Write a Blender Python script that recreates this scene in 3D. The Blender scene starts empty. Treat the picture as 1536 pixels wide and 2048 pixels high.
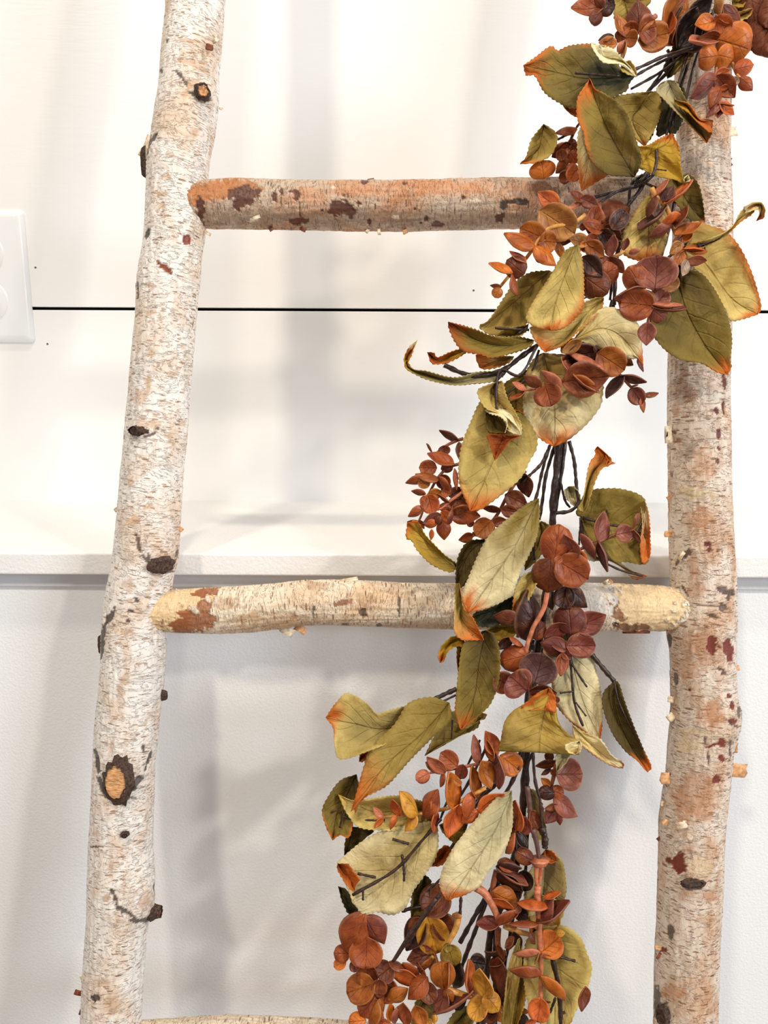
import bpy, math, random
import numpy as np
from mathutils import Vector, Matrix

# ------------------------------------------------------------------ camera
W_, H_, F_ = 1536.0, 2048.0, 1550.0
PITCH = math.radians(12.0); ROLL = math.radians(0.27)
CAM = np.array([0.0, -0.69, 1.05])
scn = bpy.context.scene
COL = scn.collection
cd = bpy.data.cameras.new('camera'); cam = bpy.data.objects.new('camera', cd); COL.objects.link(cam)
cd.sensor_fit = 'VERTICAL'; cd.sensor_height = 24.0; cd.lens = 24.0 * F_ / H_
cd.clip_start = 0.01
Rm = Matrix.Rotation(math.pi/2 - PITCH, 4, 'X') @ Matrix.Rotation(ROLL, 4, 'Z')
cam.matrix_world = Matrix.Translation(Vector(CAM)) @ Rm
scn.camera = cam
R3 = np.array([[Rm[i][j] for j in range(3)] for i in range(3)])

# ------------------------------------------------------------------ world, lamps, exposure
wd = bpy.data.worlds.new('room_light'); scn.world = wd; wd.use_nodes = True
wd.node_tree.nodes['Background'].inputs[0].default_value = (0.88, 0.94, 1.0, 1)
wd.node_tree.nodes['Background'].inputs[1].default_value = 0.46
scn.view_settings.view_transform = 'Standard'; scn.view_settings.look = 'None'
scn.view_settings.exposure = 0.0; scn.view_settings.gamma = 1.0
scn.view_settings.use_curve_mapping = False

def lamp(name, loc, target, size, power, color):
    ld = bpy.data.lights.new(name, 'AREA'); ld.shape = 'DISK'; ld.size = size
    ld.energy = power; ld.color = color
    o = bpy.data.objects.new(name, ld); COL.objects.link(o)
    o.location = loc
    o.rotation_euler = (Vector(target) - Vector(loc)).to_track_quat('-Z', 'Y').to_euler()
    return o
TG = (0.0, -0.15, 0.95)
lamp('ceiling_lamp_left', (-0.78, -1.80, 2.55), TG, 0.20, 19, (1.0, 0.86, 0.68))
lamp('ceiling_lamp_near_wall', (0.05, -0.74, 2.55), (0.05, -0.25, 0.95), 0.12, 8.5, (1.0, 0.90, 0.76))
lamp('ceiling_lamp_right', (1.55, -1.75, 2.35), TG, 0.16, 19, (1.0, 0.90, 0.78))
lamp('window_light', (2.3, -2.1, 1.5), TG, 0.9, 40, (0.76, 0.88, 1.0))

# ------------------------------------------------------------------ helpers
def lin(c):
    c = np.asarray(c, float)/255.0
    return np.where(c <= 0.04045, c/12.92, ((c+0.055)/1.055)**2.4)
def ray(px, py):
    v = np.stack([(np.asarray(px, float)-W_/2)/F_, -(np.asarray(py, float)-H_/2)/F_, -np.ones_like(np.asarray(px, float))], -1)
    return v @ R3.T
LEAN = math.tan(math.radians(10.0)); LY0, LZ0 = CAM[1]+0.484, 0.913
LN = np.array([0.0, -1.0, LEAN]); LN /= np.linalg.norm(LN)          # ladder plane normal, towards the room
LP = np.array([0.0, LY0, LZ0])
def P(px, py, d=0.0):
    """point on the plane d millimetres in front of the ladder's centre plane"""
    r = ray(px, py); d = np.asarray(d, float)
    num = ((LP - CAM) @ LN) + d*0.001
    t = num / (r @ LN)
    return CAM + r*t[..., None]
def proj(p):
    q = (p - CAM) @ R3
    return np.stack([W_/2 + F_*q[..., 0]/-q[..., 2], H_/2 - F_*q[..., 1]/-q[..., 2]], -1), -q[..., 2]
def YP(px, py, y):                       # on a vertical plane y = const
    r = ray(px, py); return CAM + r*((y-CAM[1])/r[..., 1])[..., None]

def hsh(ix, iy, s):
    h = (ix.astype(np.int64)*374761393 + iy.astype(np.int64)*668265263 + s*982451653) & 0x7fffffff
    h = ((h ^ (h >> 13))*1274126177) & 0x7fffffff
    return ((h ^ (h >> 16)) & 0xffff)/65535.0
def vn(x, y, s=0):
    x0 = np.floor(x); y0 = np.floor(y); fx = x-x0; fy = y-y0
    fx = fx*fx*(3-2*fx); fy = fy*fy*(3-2*fy)
    a = hsh(x0, y0, s); b = hsh(x0+1, y0, s); c = hsh(x0, y0+1, s); d = hsh(x0+1, y0+1, s)
    return (a*(1-fx)+b*fx)*(1-fy) + (c*(1-fx)+d*fx)*fy
def fbm(x, y, s=0, n=4):
    v = 0; a = 0.5
    for i in range(n): v = v + a*(vn(x*2**i, y*2**i, s+i)-0.5); a *= 0.5
    return v*2

def mesh_obj(name, verts, faces, mat, parent=None, origin=None, smooth=True):
    verts = np.asarray(verts, float)
    o0 = np.zeros(3) if origin is None else np.asarray(origin, float)
    me = bpy.data.meshes.new(name); me.from_pydata((verts-o0).tolist(), [], faces); me.validate()
    if smooth: me.polygons.foreach_set('use_smooth', [True]*len(me.polygons))
    me.materials.append(mat); me.update()
    o = bpy.data.objects.new(name, me); COL.objects.link(o)
    setp(o, o0, parent)
    return o
WL = {}
def setp(o, loc, parent):
    o.location = tuple(loc); WL[o.name] = np.asarray(loc, float)
    if parent is not None:
        o.parent = parent; o.matrix_parent_inverse = Matrix.Translation(-Vector(WL[parent.name]))
def grid_faces(nu, nv, off=0, close=False):
    f = []
    for i in range(nu-1):
        for j in range(nv if close else nv-1):
            a = off+i*nv+j; b = off+i*nv+(j+1) % nv; f.append((a, b, b+nv, a+nv))
    return f
def grid_faces_np(nu, nv):
    i, j = np.meshgrid(np.arange(nu-1), np.arange(nv), indexing='ij')
    a = i*nv+j; b = i*nv+(j+1) % nv
    return np.stack([a, b, b+nv, a+nv], -1).reshape(-1, 4)
def smoothline(pts, n):
    """Catmull-Rom through pts (k,dim), resampled to n points by arc length"""
    p = np.asarray(pts, float)
    if len(p) == 2: return p[0]+(p[1]-p[0])*np.linspace(0, 1, n)[:, None]
    q = np.vstack([2*p[0]-p[1], p, 2*p[-1]-p[-2]]); out = []
    for i in range(len(p)-1):
        t = np.linspace(0, 1, 16, endpoint=(i == len(p)-2))[:, None]
        a, b, c, d = q[i], q[i+1], q[i+2], q[i+3]
        out.append(0.5*((2*b)+(-a+c)*t+(2*a-5*b+4*c-d)*t*t+(-a+3*b-3*c+d)*t**3))
    o = np.vstack(out); s = np.r_[0, np.cumsum(np.linalg.norm(np.diff(o[:, :2], axis=0), axis=1))]
    s += np.arange(len(s))*1e-9
    ti = np.linspace(0, s[-1], n)
    return np.stack([np.interp(ti, s, o[:, k]) for k in range(o.shape[1])], 1)
def tube(pts3, rad, sides=8, cap=True):
    p = np.asarray(pts3, float); n = len(p); rad = np.broadcast_to(np.asarray(rad, float), (n,))
    t = np.gradient(p, axis=0); t /= np.linalg.norm(t, axis=1)[:, None]+1e-12
    ref = np.array([0.13, -0.98, 0.1]); vs = []
    for i in range(n):
        u = np.cross(t[i], ref); u /= np.linalg.norm(u)+1e-12; w = np.cross(t[i], u)
        for k in range(sides):
            a = 2*math.pi*k/sides; vs.append(p[i]+rad[i]*(math.cos(a)*u+math.sin(a)*w))
    f = grid_faces(n, sides, 0, True)
    if cap:
        f.append(tuple(range(sides))[::-1]); f.append(tuple(range((n-1)*sides, n*sides)))
    return vs, f
def box_vf(x0, x1, y0, y1, z0, z1):
    v = [(x, y, z) for x in (x0, x1) for y in (y0, y1) for z in (z0, z1)]
    return v, [(0, 1, 3, 2), (4, 6, 7, 5), (0, 4, 5, 1), (2, 3, 7, 6), (0, 2, 6, 4), (1, 5, 7, 3)]
def box(name, x0, x1, y0, y1, z0, z1, mat, parent=None, bev=0.0):
    v, f = box_vf(x0, x1, y0, y1, z0, z1)
    o = mesh_obj(name, v, f, mat, parent, ((x0+x1)/2, (y0+y1)/2, z0), False)
    if bev:
        m = o.modifiers.new('bevel', 'BEVEL'); m.width = bev; m.segments = 3
    return o
def empty(name, loc, label, cat):
    o = bpy.data.objects.new(name, None); COL.objects.link(o); setp(o, loc, None)
    o.empty_display_size = 0.03; o['label'] = label; o['category'] = cat
    return o

# ------------------------------------------------------------------ materials
class NT:
    def __init__(s, name):
        s.m = bpy.data.materials.new(name); s.m.use_nodes = True; s.t = s.m.node_tree
        s.b = s.t.nodes['Principled BSDF']; s.out = s.t.nodes['Material Output']
    def n(s, ty, **k):
        x = s.t.nodes.new(ty)
        for a, v in k.items(): setattr(x, a, v)
        return x
    def put(s, sock, v):
        if hasattr(v, 'is_output'): s.t.links.new(v, sock)
        elif v is not None:
            sock.default_value = v
    def math(s, op, a, b=0.0, c=None, clamp=False):
        x = s.n('ShaderNodeMath', operation=op, use_clamp=clamp); s.put(x.inputs[0], a); s.put(x.inputs[1], b)
        if c is not None: s.put(x.inputs[2], c)
        return x.outputs[0]
    def step(s, v, lo, hi, a=0.0, b=1.0):
        x = s.n('ShaderNodeMapRange', interpolation_type='SMOOTHSTEP'); s.put(x.inputs[0], v)
        for i, q in zip((1, 2, 3, 4), (lo, hi, a, b)): x.inputs[i].default_value = q
        return x.outputs[0]
    def mix(s, f, a, b, bt='MIX'):
        x = s.n('ShaderNodeMix', data_type='RGBA', blend_type=bt); s.put(x.inputs[0], f); s.put(x.inputs[6], a); s.put(x.inputs[7], b)
        return x.outputs[2]
    def noise(s, vec, scale, det=3, rough=0.55, dist=0.0):
        x = s.n('ShaderNodeTexNoise'); s.put(x.inputs['Vector'], vec); x.inputs['Scale'].default_value = scale
        x.inputs['Detail'].default_value = det; x.inputs['Roughness'].default_value = rough; x.inputs['Distortion'].default_value = dist
        return x.outputs[0]
    def mapv(s, vec, sc, loc=(0, 0, 0)):
        x = s.n('ShaderNodeMapping'); s.put(x.inputs[0], vec); x.inputs['Scale'].default_value = sc; x.inputs['Location'].default_value = loc
        return x.outputs[0]
    def bump(s, h, dist, strength=1.0, prev=None):
        x = s.n('ShaderNodeBump'); x.inputs['Strength'].default_value = strength; x.inputs['Distance'].default_value = dist
        s.put(x.inputs['Height'], h)
        if prev is not None: s.put(x.inputs['Normal'], prev)
        return x.outputs[0]
def rgba(c): return tuple(lin(c)) + (1.0,)

def paint(name, col, rough, bscale, bstr, brush=False):
    k = NT(name); geo = k.n('ShaderNodeNewGeometry').outputs['Position']
    n = k.noise(k.mapv(geo, (0.15, 1, 1)) if brush else geo, bscale, 3, 0.6)
    big = k.noise(geo, 6.0, 2)
    k.put(k.b.inputs['Base Color'], k.mix(k.step(big, 0.3, 0.7), rgba(col), rgba([c*0.985 for c in col])))
    k.b.inputs['Roughness'].default_value = rough
    k.put(k.b.inputs['Normal'], k.bump(n, 0.0012, bstr))
    return k.m
M_plank = paint('white_plank_paint', (247, 245, 242), 0.38, 260, 0.12, True)
M_ledge = paint('white_ledge_paint', (247, 245, 242), 0.45, 420, 0.38)
M_wall = paint('grey_wall_paint', (248, 249, 250), 0.6, 480, 0.35)
M_trim = paint('grey_trim_paint', (214, 214, 216), 0.5, 300, 0.2)
M_black = paint('dark_backing', (10, 9, 9), 0.9, 50, 0.1)
M_floor = paint('floor_boards', (150, 118, 86), 0.45, 40, 0.2, True)
M_plate = paint('white_plastic', (240, 242, 243), 0.22, 90, 0.01)
M_slot = paint('slot_shadow_plastic', (60, 58, 56), 0.5, 90, 0.01)
M_hole = paint('filled_nail_mark', (226, 223, 218), 0.7, 200, 0.1)

def bark(name, base, warm, dash, warm_amt, dash_th=0.16, under=None, dashes=True):
    k = NT(name)
    uv = k.n('ShaderNodeUVMap', uv_map='UVMap').outputs[0]      # metres: u round the trunk, v along it
    n1 = k.noise(k.mapv(uv, (38, 22, 1)), 1.0, 5, 0.62, 0.6)
    n2 = k.noise(k.mapv(uv, (170, 90, 1)), 1.0, 5, 0.65, 1.2)
    n3 = k.noise(k.mapv(uv, (900, 500, 1)), 1.0, 3, 0.6)
    nl = k.noise(k.mapv(uv, (14, 9, 1)), 1.0, 2)
    col = k.mix(k.math('MULTIPLY', k.step(n1, 0.42, 0.66), warm_amt), rgba(base), rgba(warm))
    col = k.mix(k.math('MULTIPLY', k.step(n2, 0.5, 0.72), 0.55*warm_amt), col, rgba([c*0.86 for c in warm]))
    col = k.mix(k.math('MULTIPLY', k.step(n2, 0.50, 0.30), 0.5), col, rgba([min(255, c*1.07) for c in base]))
    h = k.math('ADD', k.math('MULTIPLY', n2, 0.9), k.math('MULTIPLY', n3, 0.35))
    # paper-thin peel edges: ridged noise across the trunk
    n4 = k.noise(k.mapv(uv, (55, 160, 1)), 1.0, 4, 0.6, 2.0)
    rid = k.step(k.math('ABSOLUTE', k.math('SUBTRACT', n4, 0.5)), 0.0, 0.022, 1.0, 0.0)
    col = k.mix(k.math('MULTIPLY', rid, 0.22), col, rgba([c*0.72 for c in warm]))
    h = k.math('SUBTRACT', h, k.math('MULTIPLY', rid, 0.5))
    if dashes:
        for sc, sd in (((105, 480, 1), 0.0), ((80, 340, 1), 7.3)):
            v = k.n('ShaderNodeTexVoronoi', feature='F1', distance='EUCLIDEAN'); v.voronoi_dimensions = '2D'
            k.put(v.inputs['Vector'], k.mapv(uv, sc, (sd, sd*1.7, 0))); v.inputs['Scale'].default_value = 1.0
            v.inputs['Randomness'].default_value = 0.95
            w = k.n('ShaderNodeTexWhiteNoise', noise_dimensions='3D'); k.put(w.inputs[0], v.outputs['Position'])
            th = k.math('MULTIPLY', k.math('SUBTRACT', w.outputs[0], 0.42), dash_th*2.6)
            mk = k.math('LESS_THAN', v.outputs['Distance'], th)
            mk = k.math('MULTIPLY', mk, k.step(nl, 0.30, 0.52, 0.35, 0.80))
            col = k.mix(mk, col, rgba(dash)); h = k.math('SUBTRACT', h, k.math('MULTIPLY', mk, 0.7))
    at = k.n('ShaderNodeAttribute', attribute_name='paint'); am = k.n('ShaderNodeAttribute', attribute_name='mask')
    pc = k.mix(k.step(n3, 0.35, 0.65, 0.0, 0.28), at.outputs['Color'], k.mix(1.0, at.outputs['Color'], (0.55, 0.5, 0.45, 1), 'MULTIPLY'))
    col = k.mix(am.outputs['Fac'], col, pc)
    k.put(k.b.inputs['Base Color'], col)
    k.put(k.b.inputs['Roughness'], k.step(n2, 0.3, 0.7, 0.42, 0.62))
    h = k.math('MULTIPLY', h, k.math('SUBTRACT', 1.0, k.math('MULTIPLY', am.outputs['Fac'], 0.7)))
    k.put(k.b.inputs['Normal'], k.bump(h, 0.0011, 0.8))
    return k.m
M_bark_l = bark('white_birch_bark', (243, 235, 226), (222, 190, 158), (158, 118, 88), 0.74, 0.14)
M_bark_r = bark('tan_birch_bark', (226, 209, 190), (198, 146, 104), (138, 92, 62), 0.85, 0.15)
M_bark_1 = bark('brown_birch_bark', (196, 172, 148), (190, 122, 72), (98, 66, 46), 0.80, 0.12)
M_bark_2 = bark('cream_birch_bark', (236, 218, 192), (214, 170, 124), (140, 98, 66), 0.70, 0.14)

def simple(name, col, rough, var=0.12, bs=300, bstr=0.4, bd=0.0005, stretch=(1, 1, 1)):
    k = NT(name); g = k.n('ShaderNodeNewGeometry').outputs['Position']
    v = k.mapv(g, stretch); n = k.noise(v, bs, 4)
    k.put(k.b.inputs['Base Color'], k.mix(k.step(n, 0.3, 0.7), rgba([min(255, c*(1+var)) for c in col]), rgba([c*(1-var) for c in col])))
    k.b.inputs['Roughness'].default_value = rough
    k.put(k.b.inputs['Normal'], k.bump(n, bd, bstr)); return k.m
M_knot = simple('dark_knot_bark', (66, 46, 36), 0.75, 0.45, 700, 1.0, 0.001)
M_knotw = simple('knot_heartwood', (176, 122, 78), 0.7, 0.3, 500, 0.6)
M_cut = simple('pale_cut_wood', (206, 154, 104), 0.65, 0.22, 260, 0.4, 0.0005, (1, 1, 6))
M_curl = simple('curled_bark_flap', (214, 160, 112), 0.6, 0.15, 400, 0.4)
M_curl_w = simple('pale_bark_flap', (232, 208, 178), 0.6, 0.12, 400, 0.4)
M_curl_b = simple('brown_bark_flap', (122, 62, 36), 0.6, 0.3, 400, 0.4)
M_wire = simple('dark_brown_stem', (52, 33, 26), 0.38, 0.35, 500, 0.6, 0.0006)
def stemmat(name, col): return simple(name, col, 0.42, 0.14, 300, 0.3, 0.0003)
STM = {'k': M_wire, 'p': stemmat('salmon_stem', (190, 112, 78)), 'g': stemmat('golden_stem', (206, 146, 72)),
       'r': stemmat('russet_stem', (140, 76, 46)), 'u': stemmat('plum_stem', (98, 66, 60))}

def leaf_mat():
    k = NT('printed_fabric_leaf')
    uv = k.n('ShaderNodeUVMap', uv_map='UVMap').outputs[0]
    sx = k.n('ShaderNodeSeparateXYZ'); k.put(sx.inputs[0], uv); t, v0 = sx.outputs[0], sx.outputs[1]
    v = k.math('MULTIPLY', k.math('SUBTRACT', v0, 0.5), 2.0)
    av = k.math('ABSOLUTE', v)
    g = k.n('ShaderNodeNewGeometry').outputs['Position']
    nz = k.noise(g, 90, 4, 0.6, 0.5); nf = k.noise(g, 900, 3, 0.6); wr = k.noise(g, 60, 3, 0.5, 1.0)
    mid = k.step(av, 0.0, 0.045, 1.0, 0.0)
    s = k.math('ADD', k.math('SUBTRACT', t, k.math('MULTIPLY', av, 0.30)), k.math('MULTIPLY', k.math('SUBTRACT', nz, 0.5), 0.05))
    fr = k.math('ABSOLUTE', k.math('SUBTRACT', k.math('FRACT', k.math('MULTIPLY', s, 6.5)), 0.5))
    side = k.math('MULTIPLY', k.step(fr, 0.0, 0.09, 1.0, 0.0), k.step(av, 0.95, 0.4))
    col = k.n('ShaderNodeAttribute', attribute_name='tint').outputs['Color']
    dk = k.mix(1.0, col, (0.62, 0.56, 0.42, 1), 'MULTIPLY')
    c = k.mix(k.math('MULTIPLY', k.step(nz, 0.42, 0.70), 0.35), col, dk)
    c = k.mix(k.math('MULTIPLY', k.step(nf, 0.45, 0.75), 0.30), c, dk)
    c = k.mix(k.math('MULTIPLY', mid, 0.30), c, dk)
    c = k.mix(k.math('MULTIPLY', side, 0.12), c, dk)
    k.put(k.b.inputs['Base Color'], c); k.b.inputs['Roughness'].default_value = 0.7; k.b.inputs['Specular IOR Level'].default_value = 0.25
    h = k.math('SUBTRACT', k.math('MULTIPLY', wr, 1.6), k.math('ADD', k.math('MULTIPLY', mid, 0.30), k.math('MULTIPLY', side, 0.14)))
    nb = k.bump(h, 0.0022, 0.9); nb = k.bump(nf, 0.0003, 0.5, nb); k.put(k.b.inputs['Normal'], nb)
    tr = k.n('ShaderNodeBsdfTranslucent'); k.put(tr.inputs[0], c)
    mx = k.n('ShaderNodeMixShader'); mx.inputs[0].default_value = 0.12
    k.t.links.new(k.b.outputs[0], mx.inputs[1]); k.t.links.new(tr.outputs[0], mx.inputs[2]); k.t.links.new(mx.outputs[0], k.out.inputs[0])
    return k.m
M_leaf = leaf_mat()
def leaflet_mat():
    k = NT('moulded_plastic_leaflet')
    oi = k.n('ShaderNodeObjectInfo')
    uv = k.n('ShaderNodeUVMap', uv_map='UVMap').outputs[0]
    sx = k.n('ShaderNodeSeparateXYZ'); k.put(sx.inputs[0], uv); t, v0 = sx.outputs[0], sx.outputs[1]
    av = k.math('ABSOLUTE', k.math('MULTIPLY', k.math('SUBTRACT', v0, 0.5), 2.0))
    g = k.n('ShaderNodeNewGeometry').outputs['Position']
    n = k.noise(g, 130, 3, 0.55, 0.4); nf = k.noise(g, 700, 3)
    mid = k.step(av, 0.0, 0.07, 1.0, 0.0)
    s = k.math('SUBTRACT', t, k.math('MULTIPLY', k.math('POWER', av, 0.7), 0.45))
    fr = k.math('ABSOLUTE', k.math('SUBTRACT', k.math('FRACT', k.math('MULTIPLY', s, 4.0)), 0.5))
    side = k.math('MULTIPLY', k.step(fr, 0.0, 0.08, 1.0, 0.0), k.step(av, 0.9, 0.3))
    base = oi.outputs['Color']
    lt = k.mix(0.22, base, (0.75, 0.32, 0.12, 1)); dk = k.mix(1.0, base, (0.62, 0.50, 0.46, 1), 'MULTIPLY')
    c = k.mix(k.step(n, 0.34, 0.60), dk, base)
    c = k.mix(k.math('MULTIPLY', k.step(n, 0.52, 0.75), 0.7), c, lt)
    rim = k.math('MULTIPLY', k.step(av, 0.86, 1.0), 0.5)
    c = k.mix(rim, c, k.mix(0.4, base, (0.7, 0.32, 0.16, 1)))
    c = k.mix(k.math('MULTIPLY', nf, 0.2), c, dk)
    k.put(k.b.inputs['Base Color'], c)
    k.put(k.b.inputs['Roughness'], k.step(n, 0.3, 0.7, 0.52, 0.38)); k.b.inputs['Specular IOR Level'].default_value = 0.35
    h = k.math('SUBTRACT', k.math('MULTIPLY', n, 1.2), k.math('ADD', k.math('MULTIPLY', mid, 0.6), k.math('MULTIPLY', side, 0.35)))
    k.put(k.b.inputs['Normal'], k.bump(h, 0.0009, 0.8))
    return k.m
M_lf = leaflet_mat()

# ------------------------------------------------------------------ the setting
YW = 0.0                                            # face of the boarded wall
zl = float(YP(768, 1003, YW)[2])                    # top of the ledge
r = ray(768, 1109); yl = float(CAM[1] + (zl-CAM[2])/r[2]*r[1])     # front edge of the ledge
zb = float(YP(768, 1153, yl)[2])                    # underside of the ledge
ygap = float(YP(768, 620, YW)[2]); gw = 0.0026
wu = bpy.data.objects.new('wall_back', None); COL.objects.link(wu); setp(wu, (0, 0.02, 0), None); wu['kind'] = 'structure'
box('backing', -1.8, 1.8, 0.014, 0.05, zl-0.02, 2.55, M_black, wu)
zz = ygap; k = 0
box('plank', -1.8, 1.8, 0.0, 0.0142, zl-0.018, ygap-gw/2, M_plank, wu, 0.0006)
while zz < 2.5:
    z1 = min(zz+0.305, 2.55)
    box('plank', -1.8, 1.8, 0.0, 0.0142, zz+gw/2, z1-gw/2, M_plank, wu, 0.0006); zz = z1
for (px, py) in ((71, 535), (95, 688), (947, 581)):
    c = YP(px, py, YW)
    a = [c+np.array([0.0010*math.cos(q), -0.00015, 0.0010*math.sin(q)]) for q in np.linspace(0, 6.28, 11)[:-1]]
    a += [c+np.array([0.0016*math.cos(q), 0.0002, 0.0016*math.sin(q)]) for q in np.linspace(0, 6.28, 11)[:-1]]
    mesh_obj('nail_mark', a, [tuple(range(10))[::-1]]+[(i, i+10, (i+1) % 10+10, (i+1) % 10) for i in range(10)], M_plank, wu, c)
ledge = box('trim_1', -1.8, 1.8, yl, 0.014, zb, zl, M_ledge, None, 0.0014); ledge['kind'] = 'structure'
z2 = float(YP(768, 1176, yl+0.012)[2])
t2 = box('trim_2', -1.8, 1.8, yl+0.011, 0.01, z2, zb, M_trim, None, 0.0008); t2['kind'] = 'structure'
wl = box('wall_lower', -1.8, 1.8, yl+0.015, 0.012, 0.0, zb, M_wall, None); wl['kind'] = 'structure'
fl = box('floor', -1.8, 1.8, -3.0, 0.05, -0.03, 0.0, M_floor, None); fl['kind'] = 'structure'
bb = box('baseboard_back', -1.8, 1.8, yl+0.001, yl+0.015, 0.0, 0.11, M_ledge, None, 0.002); bb['kind'] = 'structure'

# electrical outlet
tr = YP(47, 421, YW); br = YP(70, 685, YW)
zt, zbt = float(tr[2]), float(br[2]); xr_ = float((YP(58, 550, YW))[0])+0.0005; xl_ = xr_-0.0705; xc = (xr_+xl_)/2
out = empty('electrical_outlet', (xc, 0, zbt), 'white duplex electrical outlet with rounded cover plate on white plank wall', 'outlet')
def rrect(x0, x1, z0, z1, r, y, n=6):
    v = []
    for cx, cz, a0 in ((x1-r, z1-r, 0), (x0+r, z1-r, 90), (x0+r, z0+r, 180), (x1-r, z0+r, 270)):
        for i in range(n+1):
            a = math.radians(a0+90*i/n); v.append((cx+r*math.cos(a), y, cz+r*math.sin(a)))
    return v
def stack(rings, mat, name, parent, origin):
    v = []; f = []; n = len(rings[0])
    for rr in rings: v += rr
    for i in range(len(rings)-1):
        for j in range(n): f.append((i*n+j, i*n+(j+1) % n, (i+1)*n+(j+1) % n, (i+1)*n+j))
    f.append(tuple(range((len(rings)-1)*n, len(rings)*n)))
    return mesh_obj(name, v, f, mat, parent, origin)
rings = []
for ins, yy in ((0, 0), (0.0, -0.0010), (0.0006, -0.0022), (0.0022, -0.0044), (0.0042, -0.0056), (0.0062, -0.0060)):
    rings.append(rrect(xl_+ins, xr_-ins, zbt+ins, zt-ins, max(0.0035-ins*0.3, 0.001), yy))
stack(rings, M_plate, 'cover_plate', out, (xc, 0, zbt))
zm = (zt+zbt)/2
for s in (1, -1):
    cz = zm+s*0.0195
    def oval(rr, y):
        v = []
        for i in range(40):
            a = 2*math.pi*i/40; x = 0.0175*math.cos(a)*rr; z = 0.0175*math.sin(a)*rr
            z = max(-0.0145*rr, min(0.0145*rr, z)); v.append((xc+x, y, cz+z))
        return v
    stack([oval(1.06, -0.0058), oval(1.06, -0.00605), oval(1.045, -0.00585), oval(1.03, -0.0058), oval(1.0, -0.0066), oval(0.96, -0.0071)], M_plate, 'receptacle', out, (xc, -0.006, cz))
    for dx, hh in ((-0.0063, 0.0042), (0.0063, 0.0034)):
        box('slot', xc+dx-0.0008, xc+dx+0.0008, -0.0073, -0.0068, cz+0.001-hh, cz+0.001+hh, M_slot, out, 0.0002)
    v, f = tube([(xc, -0.0073, cz-0.0095), (xc, -0.0068, cz-0.0095)], 0.0024, 14); mesh_obj('slot', v, f, M_slot, out, (xc, -0.007, cz-0.0095))
v, f = tube([(xc, -0.0058, zm), (xc, -0.0066, zm), (xc, -0.0069, zm)], [0.0032, 0.0032, 0.0022], 16); mesh_obj('screw', v, f, M_plate, out, (xc, -0.006, zm))

# ------------------------------------------------------------------ birch ladder
ladder = empty('birch_ladder', (0.0, LY0-0.9*LEAN, 0.0), 'rustic birch log blanket ladder with white bark poles leaning against the ledge', 'ladder')
PAT = []          # (x, y, rx, ry, rot, rgb, alpha, dent mm)
def tl(ox, oy, s):
    return lambda x, y: (ox+x/s, oy+y/s)
def pat(T, s, lst, rgb, alpha=1.0, dent=-0.4):
    own = 2 if T in (G1, G2) else 1
    for e in lst:
        x, y = T(e[0], e[1]); PAT.append((x, y, e[2]/s, e[3]/s, math.radians(e[4] if len(e) > 4 else 0), lin(rgb), alpha, dent, own))
S1 = tl(200, 0, 3.2); S2 = tl(150, 600, 3.413); S3 = tl(120, 1150, 2.28); S4 = tl(1240, 640, 3.413); S5 = tl(1240, 1200, 2.4155)
G1 = tl(360, 320, 1.829); G2 = tl(280, 1120, 1.371)
RED = (128, 58, 38); DK = (44, 28, 20); TAN = (200, 150, 105)
pat(S1, 3.2, [(553, 1530, 28, 34), (415, 1715, 52, 20, 38)], (140, 66, 38))
pat(S1, 3.2, [(553, 1530, 46, 50)], (226, 214, 200), 0.0, 0.5)
pat(S1, 3.2, [(510, 480, 40, 9, 45), (560, 540, 44, 12, 40), (600, 600, 40, 14, 20), (690, 640, 30, 14, -20), (345, 880, 26, 12, -60), (300, 950, 20, 70, 12), (302, 1500, 14, 32, 15), (240, 1860, 7, 55), (430, 265, 8, 14), (390, 455, 10, 14)], DK, 0.85, -0.5)
pat(S1, 3.2, [(560, 262, 90, 12, 3), (560, 395, 120, 18, 8), (640, 440, 70, 14, 25), (600, 545, 55, 40), (690, 340, 18, 25), (445, 985, 26, 20), (430, 1130, 34, 22), (400, 1240, 40, 20), (400, 1320, 30, 25), (320, 1830, 36, 20), (605, 860, 26, 30), (320, 2000, 40, 14), (545, 600, 30, 20)], (206, 160, 116), 0.6, 0)
pat(S2, 3.413, [(400, 905, 20, 26, 30), (520, 920, 46, 12, -20), (430, 1660, 14, 80, -12), (480, 1770, 40, 14, 50), (600, 1850, 70, 12, 3), (690, 1740, 10, 60, 15), (808, 165, 3, 34), (500, 1760, 12, 30), (560, 880, 16, 12)], (70, 46, 34), 0.85, -0.5)
pat(S2, 3.413, [(640, 925, 36, 26), (655, 975, 42, 16), (735, 840, 22, 24), (540, 155, 12, 12), (735, 325, 16, 22), (610, 690, 14, 10), (660, 510, 50, 12, 10), (730, 430, 7, 24), (440, 650, 60, 55), (370, 1240, 10, 44, 32), (490, 850, 90, 40), (395, 1510, 40, 40), (495, 1415, 36, 30), (545, 790, 26, 12), (370, 1960, 44, 50), (600, 1760, 90, 30), (500, 95, 26, 14), (520, 360, 26, 30), (500, 560, 24, 50), (440, 1070, 30, 12)], (212, 168, 124), 0.6, 0)
pat(S3, 2.28, [(350, 115, 13, 11), (323, 165, 13, 10), (310, 210, 10, 9), (225, 195, 12, 50, 30), (190, 290, 14, 50, 12), (180, 340, 16, 34), (173, 860, 10, 60, -8), (195, 960, 16, 50, -25), (262, 1012, 60, 12, 5), (345, 950, 16, 40, 35), (405, 840, 8, 50, 20), (382, 790, 10, 14), (297, 1184, 18, 12), (245, 1460, 10, 40, -25), (290, 1530, 44, 12, 28), (365, 1575, 46, 12, 0), (430, 1450, 8, 50), (163, 1925, 18, 18), (170, 1240, 30, 5)], (54, 42, 36), 0.88, -0.5)
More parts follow.
